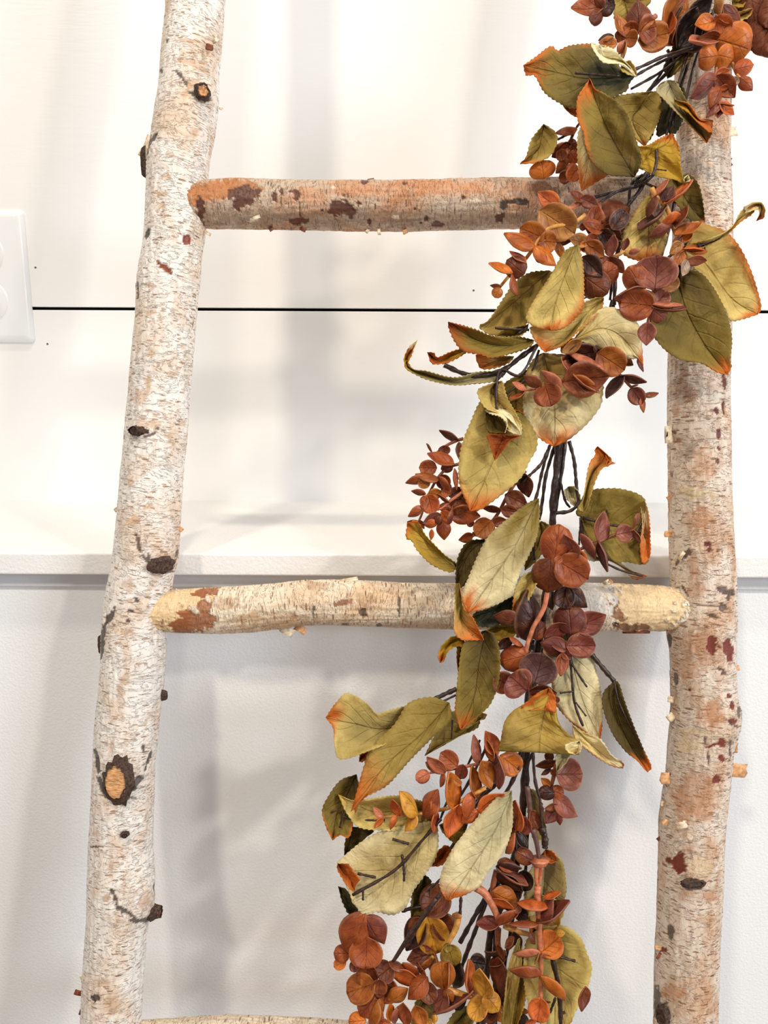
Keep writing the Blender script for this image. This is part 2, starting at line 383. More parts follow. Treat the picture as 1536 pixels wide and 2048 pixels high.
pat(S3, 2.28, [(277, 535, 20, 32), (233, 785, 16, 34), (320, 265, 16, 18), (385, 680, 30, 8), (290, 265, 24, 16), (312, 40, 28, 34), (290, 480, 26, 30), (210, 1470, 18, 16), (385, 1490, 30, 40, 30), (160, 1180, 22, 20), (230, 1330, 9, 40), (240, 1960, 40, 50), (200, 1860, 44, 20), (320, 120, 20, 14)], (196, 156, 118), 0.6, 0)
pat(S4, 3.413, [(708, 390, 12, 20), (715, 425, 17, 34), (660, 620, 18, 19), (706, 605, 12, 42), (672, 780, 18, 34), (677, 880, 14, 17), (660, 963, 13, 21), (600, 1530, 24, 24), (610, 1565, 20, 22), (665, 1580, 8, 9), (700, 1582, 7, 7)], (108, 44, 34))
pat(S4, 3.413, [(445, 1605, 50, 20, -38), (395, 1650, 34, 14, -70), (700, 1845, 34, 24), (750, 1860, 26, 26), (735, 1900, 18, 14), (710, 1960, 24, 24), (635, 2025, 34, 13, 10), (365, 765, 14, 22, -50), (352, 1055, 9, 22, -20), (580, 1952, 130, 4, 2), (440, 1850, 10, 40, -30), (455, 1960, 8, 60)], (72, 44, 32), 0.85, -0.4)
pat(S4, 3.413, [(485, 890, 62, 70), (460, 930, 40, 50)], (136, 104, 78), 0.55, 0)
pat(S4, 3.413, [(530, 1190, 130, 44), (460, 1160, 60, 26)], (208, 184, 132), 0.6, 0.3)
pat(S4, 3.413, [(480, 510, 50, 60), (380, 620, 36, 60), (560, 960, 70, 120), (440, 480, 30, 30), (520, 1850, 70, 60), (500, 1680, 40, 120), (560, 1350, 80, 90)], (190, 130, 84), 0.5, 0)
pat(S5, 2.4155, [(445, 222, 28, 43), (524, 240, 20, 48, -15), (527, 464, 14, 12), (538, 510, 12, 22), (541, 580, 16, 18), (490, 692, 22, 20), (450, 700, 30, 7, -20), (487, 765, 15, 18), (463, 866, 16, 18), (288, 1272, 31, 48), (236, 1257, 15, 16), (215, 865, 34, 26), (335, 435, 7, 7), (205, 1690, 20, 12)], (126, 54, 38))
pat(S5, 2.4155, [(485, 335, 14, 8, 20), (500, 356, 12, 10), (448, 78, 22, 10, 10), (500, 35, 20, 18), (235, 190, 12, 40), (355, 1372, 46, 20, 8), (210, 2000, 40, 46), (180, 1940, 18, 60), (570, 545, 10, 22), (540, 600, 30, 6, 30), (245, 1600, 14, 40), (425, 760, 7, 40), (530, 720, 7, 55), (270, 385, 12, 30), (410, 680, 6, 20)], (74, 56, 46), 0.85, -0.4)
pat(S5, 2.4155, [(385, 1290, 68, 56), (400, 640, 130, 16, 3), (330, 700, 80, 50)], (226, 196, 152), 0.6, 0.4)
pat(S5, 2.4155, [(400, 250, 80, 90), (330, 330, 60, 90), (360, 960, 110, 120), (300, 1000, 50, 120), (440, 560, 70, 80), (380, 880, 80, 60), (260, 1900, 60, 40), (430, 1430, 40, 30)], (188, 122, 72), 0.55, 0)
pat(G1, 1.829, [(120, 110, 90, 34, -6), (230, 100, 60, 30), (70, 130, 26, 50)], (190, 118, 62), 0.9, -0.5)
pat(G1, 1.829, [(235, 125, 52, 34), (213, 155, 22, 26), (345, 140, 10, 20), (371, 115, 7, 16), (413, 112, 12, 10), (428, 130, 10, 22), (438, 175, 3, 34), (430, 226, 34, 14), (590, 178, 48, 30), (620, 190, 22, 26), (655, 160, 10, 8), (692, 228, 10, 12), (940, 235, 20, 10), (903, 215, 10, 10), (1035, 135, 7, 7), (1170, 212, 16, 18), (672, 75, 14, 10), (820, 85, 8, 8), (600, 130, 6, 5), (860, 180, 5, 5), (75, 185, 14, 60)], (92, 46, 28), 0.95, -0.6)
pat(G1, 1.829, [(1185, 160, 11, 20, 15), (1240, 150, 34, 12), (520, 185, 8, 5), (330, 248, 8, 6), (880, 232, 5, 4)], (44, 34, 28), 0.9, -0.4)
pat(G1, 1.829, [(700, 110, 160, 26), (1000, 105, 180, 30), (480, 130, 60, 40), (1250, 100, 120, 24)], (206, 134, 82), 0.5, 0)
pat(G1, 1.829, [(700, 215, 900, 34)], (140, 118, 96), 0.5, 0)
pat(G1, 1.829, [(265, 222, 24, 5, -10), (790, 208, 12, 6), (1168, 193, 7, 5), (560, 100, 10, 8), (1085, 145, 20, 10)], (232, 212, 186), 0.8, 0.3)
pat(G2, 1.371, [(75, 140, 60, 80), (130, 100, 60, 26), (1390, 125, 96, 90)], (240, 208, 160), 0.97, -0.9)
pat(G2, 1.371, [(130, 150, 26, 12, 5), (165, 160, 40, 18), (130, 180, 60, 20), (185, 85, 40, 10, -8), (175, 130, 20, 30)], (160, 92, 46), 0.9, -0.5)
pat(G2, 1.371, [(1290, 125, 22, 24, 20), (1310, 150, 24, 16, 30), (1350, 187, 46, 10)], (150, 100, 62), 0.9, -0.2)
pat(G2, 1.371, [(555, 118, 24, 8, -12)], (150, 88, 48), 0.9, -0.3)
pat(G2, 1.371, [(613, 142, 11, 11), (710, 130, 3, 34), (423, 158, 9, 7), (655, 180, 7, 6), (475, 150, 4, 24), (1305, 178, 8, 5), (560, 180, 8, 5)], (70, 46, 34), 0.85, -0.4)
pat(G2, 1.371, [(620, 115, 34, 26), (380, 170, 160, 26), (780, 180, 120, 20), (480, 70, 44, 12), (230, 120, 40, 20)], (178, 134, 92), 0.55, 0)
pat(G2, 1.371, [(1235, 120, 62, 66)], (232, 222, 210), 0.8, 0.2)

RING = [(S1, 3.2, 655, 575, 42, 1.0), (S2, 3.413, 455, 870, 62, 1.6), (S2, 3.413, 590, 1780, 80, 1.8), (S3, 2.28, 272, 905, 80, 1.6), (S3, 2.28, 395, 1490, 62, 1.8), (S3, 2.28, 170, 1910, 24, 0.8), (S3, 2.28, 297, 1175, 20, 0.6), (S5, 2.4155, 365, 1340, 50, 1.0), (S5, 2.4155, 470, 730, 56, 1.0), (S5, 2.4155, 545, 545, 44, 1.0), (S4, 3.413, 725, 1850, 50, 1.0), (G1, 1.829, 1220, 160, 40, 0.8), (S1, 3.2, 300, 980, 60, 1.0)]
def log(name, centre, radius, mat, parent, ax, seed, n=None, sides=132, own=0):
    """centre (k,3) world, radius (k,) – dense noisy trunk with its markings"""
    c = np.asarray(centre); n = len(c)
    t = np.gradient(c, axis=0); t /= np.linalg.norm(t, axis=1)[:, None]
    ref = np.array([0, 1.0, 0]) 
    u = np.cross(t, ref); u /= np.linalg.norm(u, axis=1)[:, None]; w = np.cross(t, u)
    # angle 0 at the back so that the seam is away from the lens
    a = np.linspace(0, 2*np.pi, sides, endpoint=False)
    sgn = np.sign((w[0] @ ref))
    dirs = (np.cos(a)[None, :, None]*w[:, None, :]*sgn + np.sin(a)[None, :, None]*u[:, None, :])
    s = np.r_[0, np.cumsum(np.linalg.norm(np.diff(c, axis=0), axis=1))]
    S, A = np.meshgrid(s, a, indexing='ij')
    ca, sa = np.cos(A)*3, np.sin(A)*3
    rr = radius[:, None]*(1+0.035*fbm(ca+S*14, sa+S*9+7, seed, 3)) + 0.0007*fbm(ca*4+S*60, sa*4-S*40, seed+9, 3) + 0.00035*fbm(ca*12+S*260, sa*12+S*90, seed+5, 2)
    v = c[:, None, :]+dirs*rr[:, :, None]
    pp, _ = proj(v); front = np.clip(((CAM-v)*dirs).sum(-1)*30, 0, 1) > 0.05
    X, Y = pp[..., 0], pp[..., 1]
    wob = fbm(X/9, Y/9, seed+3, 3); wob2 = fbm(X/4+40, Y/4, seed+4, 2)
    col = np.zeros(X.shape+(4,)); mask = np.zeros(X.shape); dent = np.zeros(X.shape)
    for (x, y, rx, ry, ro, rgb, al, dn, ow) in PAT:
        if ow and ow != own: continue
        dx, dy = X-x, Y-y
        qx = (dx*math.cos(ro)+dy*math.sin(ro))/rx; qy = (-dx*math.sin(ro)+dy*math.cos(ro))/ry
        q = np.sqrt(qx*qx+qy*qy)+wob*0.75+wob2*0.35
        m = np.clip((1.12-q)/(0.10 if al > 0.7 else 0.5), 0, 1)*al*front
        hit = m > 0
        col[hit, :3] = np.where((m[hit] >= mask[hit]*0.6)[:, None], rgb, col[hit, :3])
        mask = np.maximum(mask, m); dent += np.where(q < 1.1, dn, 0)*front*np.clip((1.15-q)*3, 0, 1)
    ringd = np.zeros(X.shape)
    for (T, s_, x, y, rad_, amp) in RING:
        if (T is G1) != (own == 2): continue
        x, y = T(x, y); q = np.hypot((X-x)/rad_, (Y-y)/rad_*0.9)*s_+wob*0.12
        g = np.exp(-(q/1.25)**2)*front
        ringd += g*amp*0.9+g*0.32*np.cos(q*16+wob*1.5)*(q > 0.3)
        tn = np.clip(g*0.55*(0.5+0.5*np.cos(q*16+2.4+wob*1.5)), 0, 0.6); up_ = tn > mask
        col[up_, :3] = lin((190, 140, 100)); mask = np.maximum(mask, tn)
    rr2 = rr+np.clip(dent, -0.9, 0.6)*0.001+ringd*0.001
    v = c[:, None, :]+dirs*rr2[:, :, None]
    V = v.reshape(-1, 3); nV = len(V)
    V = np.vstack([V, c[0], c[-1]])
    fq = grid_faces_np(n, sides)
    me = bpy.data.meshes.new(name)
    j = np.arange(sides); tri1 = np.stack([np.full(sides, nV), (j+1) % sides, j], 1); o2 = (n-1)*sides
    tri2 = np.stack([np.full(sides, nV+1), o2+j, o2+(j+1) % sides], 1)
    o0 = c[0] if c[0][2] < c[-1][2] else c[-1]
    me.vertices.add(len(V)); me.vertices.foreach_set('co', (V-o0).ravel())
    loops = np.r_[fq.ravel(), tri1.ravel(), tri2.ravel()]
    tot = np.r_[np.full(len(fq), 4), np.full(2*sides, 3)]; st = np.r_[0, np.cumsum(tot)[:-1]]
    me.loops.add(len(loops)); me.loops.foreach_set('vertex_index', loops.astype(np.int32))
    me.polygons.add(len(tot)); me.polygons.foreach_set('loop_start', st.astype(np.int32))
    me.update(calc_edges=True)
    me.polygons.foreach_set('use_smooth', np.ones(len(tot), bool))
    R0 = float(np.mean(radius))
    uvv = np.stack([A*R0, S], -1).reshape(-1, 2); uvv = np.vstack([uvv, uvv[0], uvv[-1]])
    uvl = uvv[loops]
    nf = len(fq)*4
    U = uvl[:nf].reshape(-1, 4, 2); wrapm = (U[:, :, 0].max(1)-U[:, :, 0].min(1)) > R0*3
    U[wrapm] = np.where(U[wrapm] < 1e-9, U[wrapm]+np.array([2*np.pi*R0, 0]), U[wrapm]) if wrapm.any() else U[wrapm]
    uvl[:nf] = U.reshape(-1, 2)
    me.uv_layers.new(name='UVMap').data.foreach_set('uv', uvl.ravel())
    ca_ = me.color_attributes.new('paint', 'FLOAT_COLOR', 'POINT'); cc = np.vstack([col.reshape(-1, 4), np.zeros((2, 4))]); cc[:, 3] = 1
    ca_.data.foreach_set('color', cc.ravel())
    me.attributes.new('mask', 'FLOAT', 'POINT').data.foreach_set('value', np.r_[mask.ravel(), 0, 0])
    me.materials.append(mat); me.validate()
    o = bpy.data.objects.new(name, me); COL.objects.link(o); setp(o, o0, parent)
    return o

def stile(rows, mat, seed, name='side_pole'):
    rows = np.asarray(rows, float)
    ys = np.arange(-30, 2081, 3.0)
    xl = np.interp(ys, rows[:, 0], rows[:, 1]); xr = np.interp(ys, rows[:, 0], rows[:, 2])
    ker = np.ones(9)/9
    xl = np.convolve(np.pad(xl, 4, 'edge'), ker, 'valid'); xr = np.convolve(np.pad(xr, 4, 'edge'), ker, 'valid')
    cpx = (xl+xr)/2; c = P(cpx, ys, 0.0)
    _, dep = proj(c)
    rad = (xr-xl)/2*dep/F_*0.985
    # continue outside the frame: down to the floor and up to the wall
    d0 = (c[0]-c[60]); d0 /= np.linalg.norm(d0); d1 = (c[-1]-c[-200]); d1 /= np.linalg.norm(d1)
    top_len = (1.93-c[0][2])/d0[2]; bot_len = (0.004-c[-1][2])/d1[2]
    up = [c[0]+d0*top_len*q for q in np.linspace(1, 0, 60)[:-1]]; dn = [c[-1]+d1*bot_len*q for q in np.linspace(0, 1, 60)[1:]]
    C = np.vstack([up, c, dn]); Rr = np.r_[np.full(59, rad[0]), rad, np.full(59, rad[-1])]
    return log(name, C[::-1], Rr[::-1], mat, ladder, 2, seed, own=1), (ys, cpx, rad)
L_rows = [(-30, 337, 452), (0, 333, 449), (60, 329, 446), (100, 324, 442), (150, 320, 438), (190, 316, 438), (215, 312, 436), (260, 305, 430), (300, 300, 422), (350, 296, 416), (400, 294, 410), (450, 291, 412), (500, 287, 404), (560, 276, 400), (600, 273, 395), (640, 272, 392), (740, 262, 383), (790, 258, 379), (840, 253, 376), (880, 250, 373), (950, 243, 365), (1000, 238, 363), (1050, 233, 360), (1100, 228, 357), (1130, 225, 347), (1180, 214, 342), (1220, 206, 334), (1290, 202, 331), (1320, 204, 330), (1400, 198, 322), (1480, 190, 315), (1530, 188, 309), (1600, 184, 307), (1700, 180, 304), (1750, 178, 309), (1800, 176, 306), (1830, 175, 296), (1950, 167, 286), (2048, 162, 281), (2080, 160, 279)]
R_rows = [(-30, 1350, 1463), (0, 1349, 1462), (200, 1352, 1458), (300, 1358, 1457), (430, 1350, 1462), (600, 1342, 1460), (728, 1338, 1456), (846, 1337, 1458), (1000, 1340, 1461), (1100, 1341, 1465), (1175, 1344, 1469), (1240, 1336, 1470), (1262, 1335, 1468), (1300, 1342, 1468), (1400, 1343, 1471), (1432, 1342, 1478), (1460, 1341, 1470), (1480, 1339, 1463), (1550, 1334, 1457), (1600, 1326, 1452), (1650, 1319, 1447), (1750, 1317, 1443), (1850, 1315, 1437), (1950, 1312, 1433), (2048, 1310, 1431), (2080, 1309, 1430)]
sl, infoL = stile(L_rows, M_bark_l, 11)
sr, infoR = stile(R_rows, M_bark_r, 23); sr['label'] = 'tan bark side pole with red brown patches'
def rung(cols, mat, seed, d, lab):
    cols = np.asarray(cols, float); xs = np.arange(cols[0, 0], cols[-1, 0]+1, 3.0)
    yt = np.interp(xs, cols[:, 0], cols[:, 1]); yb = np.interp(xs, cols[:, 0], cols[:, 2])
    ker = np.ones(9)/9; yt = np.convolve(np.pad(yt, 4, 'edge'), ker, 'valid'); yb = np.convolve(np.pad(yb, 4, 'edge'), ker, 'valid')
    c = P(xs, (yt+yb)/2, d); _, dep = proj(c); rad = (yb-yt)/2*dep/F_*0.985
    o = log('rung', c, rad, mat, ladder, 0, seed, sides=116, own=2); o['label'] = lab; return o
rung([(376, 366, 452), (402, 364, 454), (430, 361, 457), (470, 359, 457), (600, 363, 459), (800, 363, 461), (1000, 359, 456), (1100, 357, 454), (1200, 354, 454), (1300, 355, 454), (1400, 357, 454)], M_bark_1, 41, 1.0, 'reddish brown rung with peeling bark')
rung([(300, 1184, 1258), (322, 1182, 1262), (345, 1178, 1266), (426, 1174, 1268), (500, 1170, 1265), (560, 1166, 1258), (600, 1161, 1252), (660, 1159, 1251), (720, 1160, 1253), (800, 1164, 1256), (900, 1166, 1259), (1000, 1166, 1260), (1150, 1166, 1261), (1225, 1166, 1262), (1250, 1168, 1263), (1320, 1171, 1263), (1350, 1174, 1261), (1376, 1180, 1254), (1400, 1182, 1250)], M_bark_2, 57, 3.0, 'cream bark rung with bare peeled ends')
rung([(230, 2048, 2140), (300, 2046, 2140), (380, 2042, 2140), (460, 2037, 2137), (560, 2041, 2138), (640, 2045, 2140), (760, 2054, 2146), (1000, 2060, 2156), (1370, 2062, 2158)], M_bark_2, 71, 2.0, 'cream bark rung at the lower edge')

def surf(px, py, info, lift=0.0):
    """front surface point of a pole at a pixel"""
    ys, cx, rad = info
    c = np.interp(py, ys, cx); r0 = np.interp(py, ys, rad)
    p0 = P(c, py, 0.0); dep = proj(p0)[1]; off = (px-c)*dep/F_
    h = math.sqrt(max(r0*r0-off*off, 0)); nrm = np.array([off/r0, 0, 0])+LN*(h/r0); nrm /= np.linalg.norm(nrm)
    return P(px, py, h*1000)+nrm*lift, nrm
def knot(T, s, x, y, rx, ry, info, stub=0.0, face=M_knotw, collar=1.0, tilt=0.0, lab=None):
    px, py = T(x, y); lf = 0.0
    for (T2, s2, x2, y2, r2, am) in RING:
        a2, b2 = T2(x2, y2); q = math.hypot((px-a2)*s2/r2, (py-b2)*s2/r2*0.9); lf = max(lf, 0.001*am*math.exp(-(q/1.25)**2))
    p, nrm = surf(px, py, info, lf+(0.0007 if lf > 0.0003 else 0.0)); mm = 0.001*500/F_/s
    rx, ry = rx*mm, ry*mm
    up = np.array([0, 0, 1.0]); X = np.cross(up, nrm); X /= np.linalg.norm(X); Y = np.cross(nrm, X)
    random.seed(int(px*7+py)); N = 28; rings = []; jit = [random.uniform(0.88, 1.12) for _ in range(N)]
    for q, h in ((1.55*collar, -0.0016), (1.30*collar, 0.0003), (1.12, 0.0010), (1.0, 0.0008+stub*0.4), (0.9, stub+0.0002)):
        rings.append([p+X*rx*q*math.cos(a)*jj+Y*ry*q*math.sin(a)*jj+nrm*h*(1.0+0.3*jj) for a, jj in zip(np.linspace(0, 2*math.pi, N, endpoint=False), jit)])
    v = [w for r_ in rings for w in r_]; f = grid_faces(len(rings), N, 0, True)
    o = mesh_obj('knot', v, f, M_knot, ladder, p)
    if lab: o['label'] = lab
    ins = []
    for q, h in ((0.94, stub-0.0001), (0.6, stub+0.0003), (0.25, stub-0.0004)):
        ins.append([p+X*rx*q*math.cos(a)+Y*ry*q*math.sin(a)+nrm*h for a in np.linspace(0, 2*math.pi, N, endpoint=False)])
    v = [w for r_ in ins for w in r_]; f = grid_faces(3, N, 0, True); f.append(tuple(range(2*N, 3*N)))
    h = mesh_obj('knot_heart', v, f, face, o, p)
    return o
knot(S1, 3.2, 655, 588, 34, 36, infoL)
knot(S1, 3.2, 288, 1040, 9, 62, infoL, 0.0004, M_knot)
knot(S1, 3.2, 243, 1850, 7, 30, infoL, 0.0005, M_knot)
knot(S2, 3.413, 448, 893, 48, 30, infoL, 0.003, M_knot)
knot(S2, 3.413, 590, 1808, 56, 34, infoL, 0.0008, M_knot, 1.1)
knot(S3, 2.28, 268, 935, 54, 80, infoL, 0.0018, M_cut, 0.95, lab='sawn branch stub with pale cut face')
knot(S3, 2.28, 297, 1183, 12, 9, infoL, 0.0, M_knot)
knot(S3, 2.28, 410, 1535, 24, 30, infoL, 0.004, M_knotw)
knot(S3, 2.28, 165, 1928, 13, 13, infoL, 0.0, M_knot)
knot(S3, 2.28, 186, 320, 10, 34, infoL, 0.0008, M_knot)
knot(S3, 2.28, 478, 548, 7, 18, infoL, 0.001, M_knot)
knot(S4, 3.413, 735, 1855, 30, 20, infoR, 0.0, M_knot)
knot(S5, 2.4155, 357, 1368, 40, 16, infoR, 0.0, M_knot, 1.1)
knot(S5, 2.4155, 200, 2010, 24, 34, infoR, 0.0, M_knot)
knot(S5, 2.4155, 562, 548, 10, 18, infoR, 0.001, M_knot)
p_, n_ = surf(405, 183, infoL)
# bark flaps and curls standing off the logs
def flap(px, py, dx, dy, wdt, mat, d=16.0, curl=3.0):
    on_pole = False
    for info in (infoL, infoR):
        ys, cx, rd = info; c_ = np.interp(py, ys, cx); r0 = np.interp(py, ys, rd)
        off = (px-c_)*0.5/F_
        if abs(off) < r0*1.25 and not (402 < px < 1300):
            on_pole = True; d = math.sqrt(max(r0*r0-off*off, 0))*1000+0.3
            if abs(off) > r0*0.8: px -= 3*np.sign(off); d = min(d, 9.0)*0.8; curl = 1.0
    if not on_pole and d < 12: d = 3.0
    a = np.array([px, py], float); b = a+np.array([dx, dy]); ln = np.hypot(dx, dy); nx, ny = -dy/ln*wdt/2, dx/ln*wdt/2
    pts = []; m = 7
    random.seed(int(px*3+py*5))
    for i in range(m):
        t = i/(m-1); cx, cy = a+(b-a)*t; dd = d+curl*math.sin(t*2.4)
        for s in (-1, -0.33, 0.33, 1):
            jx = random.uniform(-0.12, 0.12)*wdt
            pts.append(P(cx+nx*s+jx*ny/wdt*2, cy+ny*s+jx*nx/wdt*2, dd+0.5*s*s))
    o = mesh_obj('bark_flap', pts, grid_faces(m, 4), mat, ladder, pts[0])
    md = o.modifiers.new('thick', 'SOLIDIFY'); md.thickness = 0.0004
for (x, y, dx, dy, w_, m_, d_) in [
    (300, 272, -20, 42, 16, M_curl_w, 4), (300, 345, -6, 28, 8, M_curl_w, 2), (244, 1008, -18, 14, 8, M_curl_w, 5), (362, 1056, 6, 6, 8, M_curl, 4),
    (168, 1990, -22, -6, 10, M_curl_b, 3), (165, 2010, -8, 20, 7, M_curl_b, 3), (170, 1955, -12, 5, 12, M_curl_w, 3), (425, 85, 10, -8, 8, M_curl_w, 17), (412, 92, 14, 4, 12, M_curl_b, 17), (408, 462, 14, 8, 5, M_curl_w, 8), (438, 216, 8, 2, 4, M_curl_w, 3),
    (1343, 868, -16, 2, 34, M_curl_w, 6), (1342, 1068, -16, 0, 12, M_curl, 6), (1341, 990, -10, 8, 6, M_curl, 4), (1452, 264, 24, -2, 18, M_curl_w, 3),
    (1464, 1336, 18, 0, 10, M_curl, 3), (1460, 1496, 20, 0, 20, M_curl, 5), (1456, 1540, 40, 2, 27, M_curl, 5), (1338, 1557, -20, 0, 23, M_curl, 5), (1346, 1400, -14, -2, 12, M_curl_w, 8), (1345, 1430, -12, 10, 14, M_curl_w, 6),
    (1326, 1608, -8, 0, 9, M_curl_w, 3), (1336, 1648, -12, -6, 12, M_curl, 8), (1318, 1675, -6, 6, 6, M_curl_b, 2), (1320, 1897, -14, -2, 8, M_curl, 4), (1318, 1906, -7, 12, 4, M_curl_b, 3),
    (1352, 1654, 22, -6, 14, M_curl_w, 19), (1372, 1670, 14, 8, 9, M_curl_w, 19), (1340, 1404, 30, 2, 8, M_curl_w, 15), (1345, 1128, 10, -22, 10, M_curl_w, 13), (1357, 1120, 12, -16, 6, M_curl_w, 15), (1452, 312, 14, 8, 6, M_curl_b, 8), (1458, 322, 8, 10, 8, M_curl_b, 8), (1462, 400, 4, 14, 5, M_curl_b, 4),
    (757, 454, 2, 16, 5, M_curl_w, 8), (738, 458, -6, 8, 5, M_curl_w, 8), (808, 458, 4, 10, 9, M_curl, 8), (905, 362, 20, -6, 8, M_curl_w, 6), (540, 456, 4, 6, 6, M_curl_b, 6), (600, 456, 12, 5, 8, M_curl_b, 8), (735, 362, 14, -2, 8, M_curl_b, 6), (500, 440, 20, -8, 5, M_curl_w, 15),
    (560, 1254, 26, 14, 16, M_curl_w, 8), (590, 1252, 22, 12, 14, M_curl, 9), (680, 1163, 36, -6, 7, M_curl_w, 8), (1205, 1170, 14, -8, 9, M_curl_w, 8), (1225, 1166, -8, -6, 6, M_curl, 8), (1245, 1262, 56, 0, 10, M_curl_b, 8)]:
    flap(x, y, dx, dy, w_, m_, d_)

# ------------------------------------------------------------------ garland
garland = empty('leaf_garland', tuple(P(1395.0, 90.0, 20.0)), 'faux autumn garland of green leaves and russet eucalyptus draped down the birch ladder', 'garland')
C_ = dict(olive=(146, 121, 52), dark=(88, 71, 30), yellow=(228, 200, 120), pale=(244, 226, 176), sage=(190, 177, 134), teal=(72, 74, 54),
          orange=(208, 112, 42), rust=(160, 78, 28), gold=(190, 148, 46), mid=(186, 157, 84), cream=(248, 236, 190))
_T = [0, 0, 1.0]
def tile(ox, oy, s): _T[:] = [ox, oy, s]
def tp(p):
    return [(_T[0]+q[0]/_T[2], _T[1]+q[1]/_T[2]) + tuple(q[2:]) for q in p]
NLEAF = [0]
def leaf(Mp, Lp, Rp, d, c0, c1, tip='orange', ta=0.25, ea=0.0, es=0, cup=3.0, dt=0.0, wave=1.5, ser=2.2, vf=3.0, parent=None, name='leaf', share=True, lab=None):
    """d: mm in front of the ladder plane at the base, dt: change to the tip; c0/c1 colours base/outer; tip colour over the last `ta`; ea edge amount on side es (-1 left list, 1 right list, 0 both)"""
    NLEAF[0] += 1; sd = NLEAF[0]*17
    M = [(q[0], q[1]) for q in tp(Mp)]; L = [(q[0], q[1]) for q in tp(Lp)]; R = [(q[0], q[1]) for q in tp(Rp)]
    if share: L = [M[0]]+L+[M[-1]]; R = [M[0]]+R+[M[-1]]
    ln = sum(math.dist(a, b) for a, b in zip(L, L[1:]))
    nu = int(max(14, min(90, ln/3.2))); nv = 13
    m = smoothline(M, nu); l = smoothline(L, nu); r_ = smoothline(R, nu)
    v = np.linspace(-1, 1, nv); t = np.linspace(0, 1, nu)
    V = np.where(v[None, :, None] < 0, m[:, None]+(l-m)[:, None]*(-v[None, :, None]), m[:, None]+(r_-m)[:, None]*v[None, :, None])
    # serrated margin
    teeth = ((np.arange(nu) % 3)/2.0-0.5)*ser
    for col_, e in ((0, l), (nv-1, r_)):
        dirn = e-m; n_ = np.linalg.norm(dirn, axis=1)[:, None]+1e-6
        amp = np.clip(n_[:, 0]/10, 0, 1)
        V[:, col_] += dirn/n_*(teeth*amp)[:, None]
    Tt, Vv = np.meshgrid(t, v, indexing='ij')
    dd = d+dt*Tt+cup*(np.abs(Vv)**1.7)*np.sin(np.clip(Tt, 0.03, 0.97)*np.pi)**0.5+wave*(fbm(Tt*3+sd, Vv*1.3+sd, sd, 3)*3.0+fbm(Tt*7+sd, Vv*3+sd, sd+2, 2)*0.9)
    dd = dd+vf*np.abs(Vv)*np.sin(np.clip(Tt, 0.02, 0.98)*np.pi)**0.6-0.5*np.exp(-(Vv/0.12)**2)
    pts = P(V[..., 0], V[..., 1], dd).reshape(-1, 3)
    a, b = lin(C_[c0]), lin(C_[c1]); tc = lin(C_[tip])
    nn = fbm(Tt*3+sd*0.3, Vv*2+3, sd+5, 3)
    k1 = np.clip(Tt*1.1+np.abs(Vv)*0.35-0.2+nn*0.6, 0, 1)[..., None]; base_shade = np.clip((0.22-Tt)/0.22, 0, 1)[..., None]*0.25  # shade at the leaf base painted into the tint, lighter towards the tip
    col = (a*(1-k1)+b*k1)*(1-base_shade)
    tm = np.clip((Tt-(1-ta*1.35)+nn*0.14+np.abs(Vv)*0.06)/(ta*1.1+1e-3), 0, 1)
    if ea > 0:
        sv = np.abs(Vv) if es == 0 else Vv*es
        em = np.clip((sv-(1-ea*1.2)+nn*0.2+(Tt-0.6)*0.35)/(ea*1.2), 0, 1); tm = np.maximum(tm, em)
    col = col*(1-tm[..., None])+tc*tm[..., None]
    faces = grid_faces(nu, nv)
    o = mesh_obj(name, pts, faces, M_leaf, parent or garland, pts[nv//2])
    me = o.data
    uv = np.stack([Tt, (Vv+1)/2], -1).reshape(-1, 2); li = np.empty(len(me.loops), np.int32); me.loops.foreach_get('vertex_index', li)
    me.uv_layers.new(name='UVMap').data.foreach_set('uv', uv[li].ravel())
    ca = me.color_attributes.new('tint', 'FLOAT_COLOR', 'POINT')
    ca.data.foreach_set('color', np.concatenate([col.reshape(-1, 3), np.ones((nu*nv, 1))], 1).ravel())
    md = o.modifiers.new('thick', 'SOLIDIFY'); md.thickness = 0.0004; md.offset = 0
    if lab: o['label'] = lab
    return o

# leaflet prototypes: length 1 along +Y, width 1, cupped, 3 % thick
def proto(kind):
    nu, nv = 11, 7; v = []; uv = []
    for side in (0, 1):
        for i in range(nu):
            t = i/(nu-1)
            if kind == 0: h = math.sqrt(max(0, 1-(2*t-1)**2))*0.5
            elif kind == 1: h = 0.5*math.sin(math.pi*min(1, t**0.85))**0.8*(1.0 if t < .6 else 1-0.10*(t-.6)/.4)
            else: h = 0.5*math.sin(math.pi*t**1.55)**0.85
            h = max(h, 0.025)
            for j in range(nv):
                s = -1+2*j/(nv-1)
                z = 0.16*s*s*min(1, h*2.2)-0.10*math.sin(math.pi*t)+0.04+(0.10*t*t if kind != 0 else 0.0)-0.012*math.exp(-(s/0.2)**2)
                v.append((h*s, t, z-side*0.045)); uv.append((t, (s+1)/2))
    n1 = nu*nv
    f = grid_faces(nu, nv)+[tuple(reversed(q)) for q in grid_faces(nu, nv, n1)]
    ring = [i*nv for i in range(nu)]+[(nu-1)*nv+j for j in range(1, nv)]+[i*nv+nv-1 for i in range(nu-2, -1, -1)]+[j for j in range(nv-2, 0, -1)]
    for a, b in zip(ring, ring[1:]+ring[:1]): f.append((a, b, b+n1, a+n1))
    me = bpy.data.meshes.new('leaflet'); me.from_pydata(v, [], f); me.validate()
    me.polygons.foreach_set('use_smooth', [True]*len(me.polygons)); me.materials.append(M_lf)
    li = np.empty(len(me.loops), np.int32); me.loops.foreach_get('vertex_index', li)
    me.uv_layers.new(name='UVMap').data.foreach_set('uv', np.array(uv)[li].ravel())
    return me
PRO = [proto(0), proto(1), proto(2)]
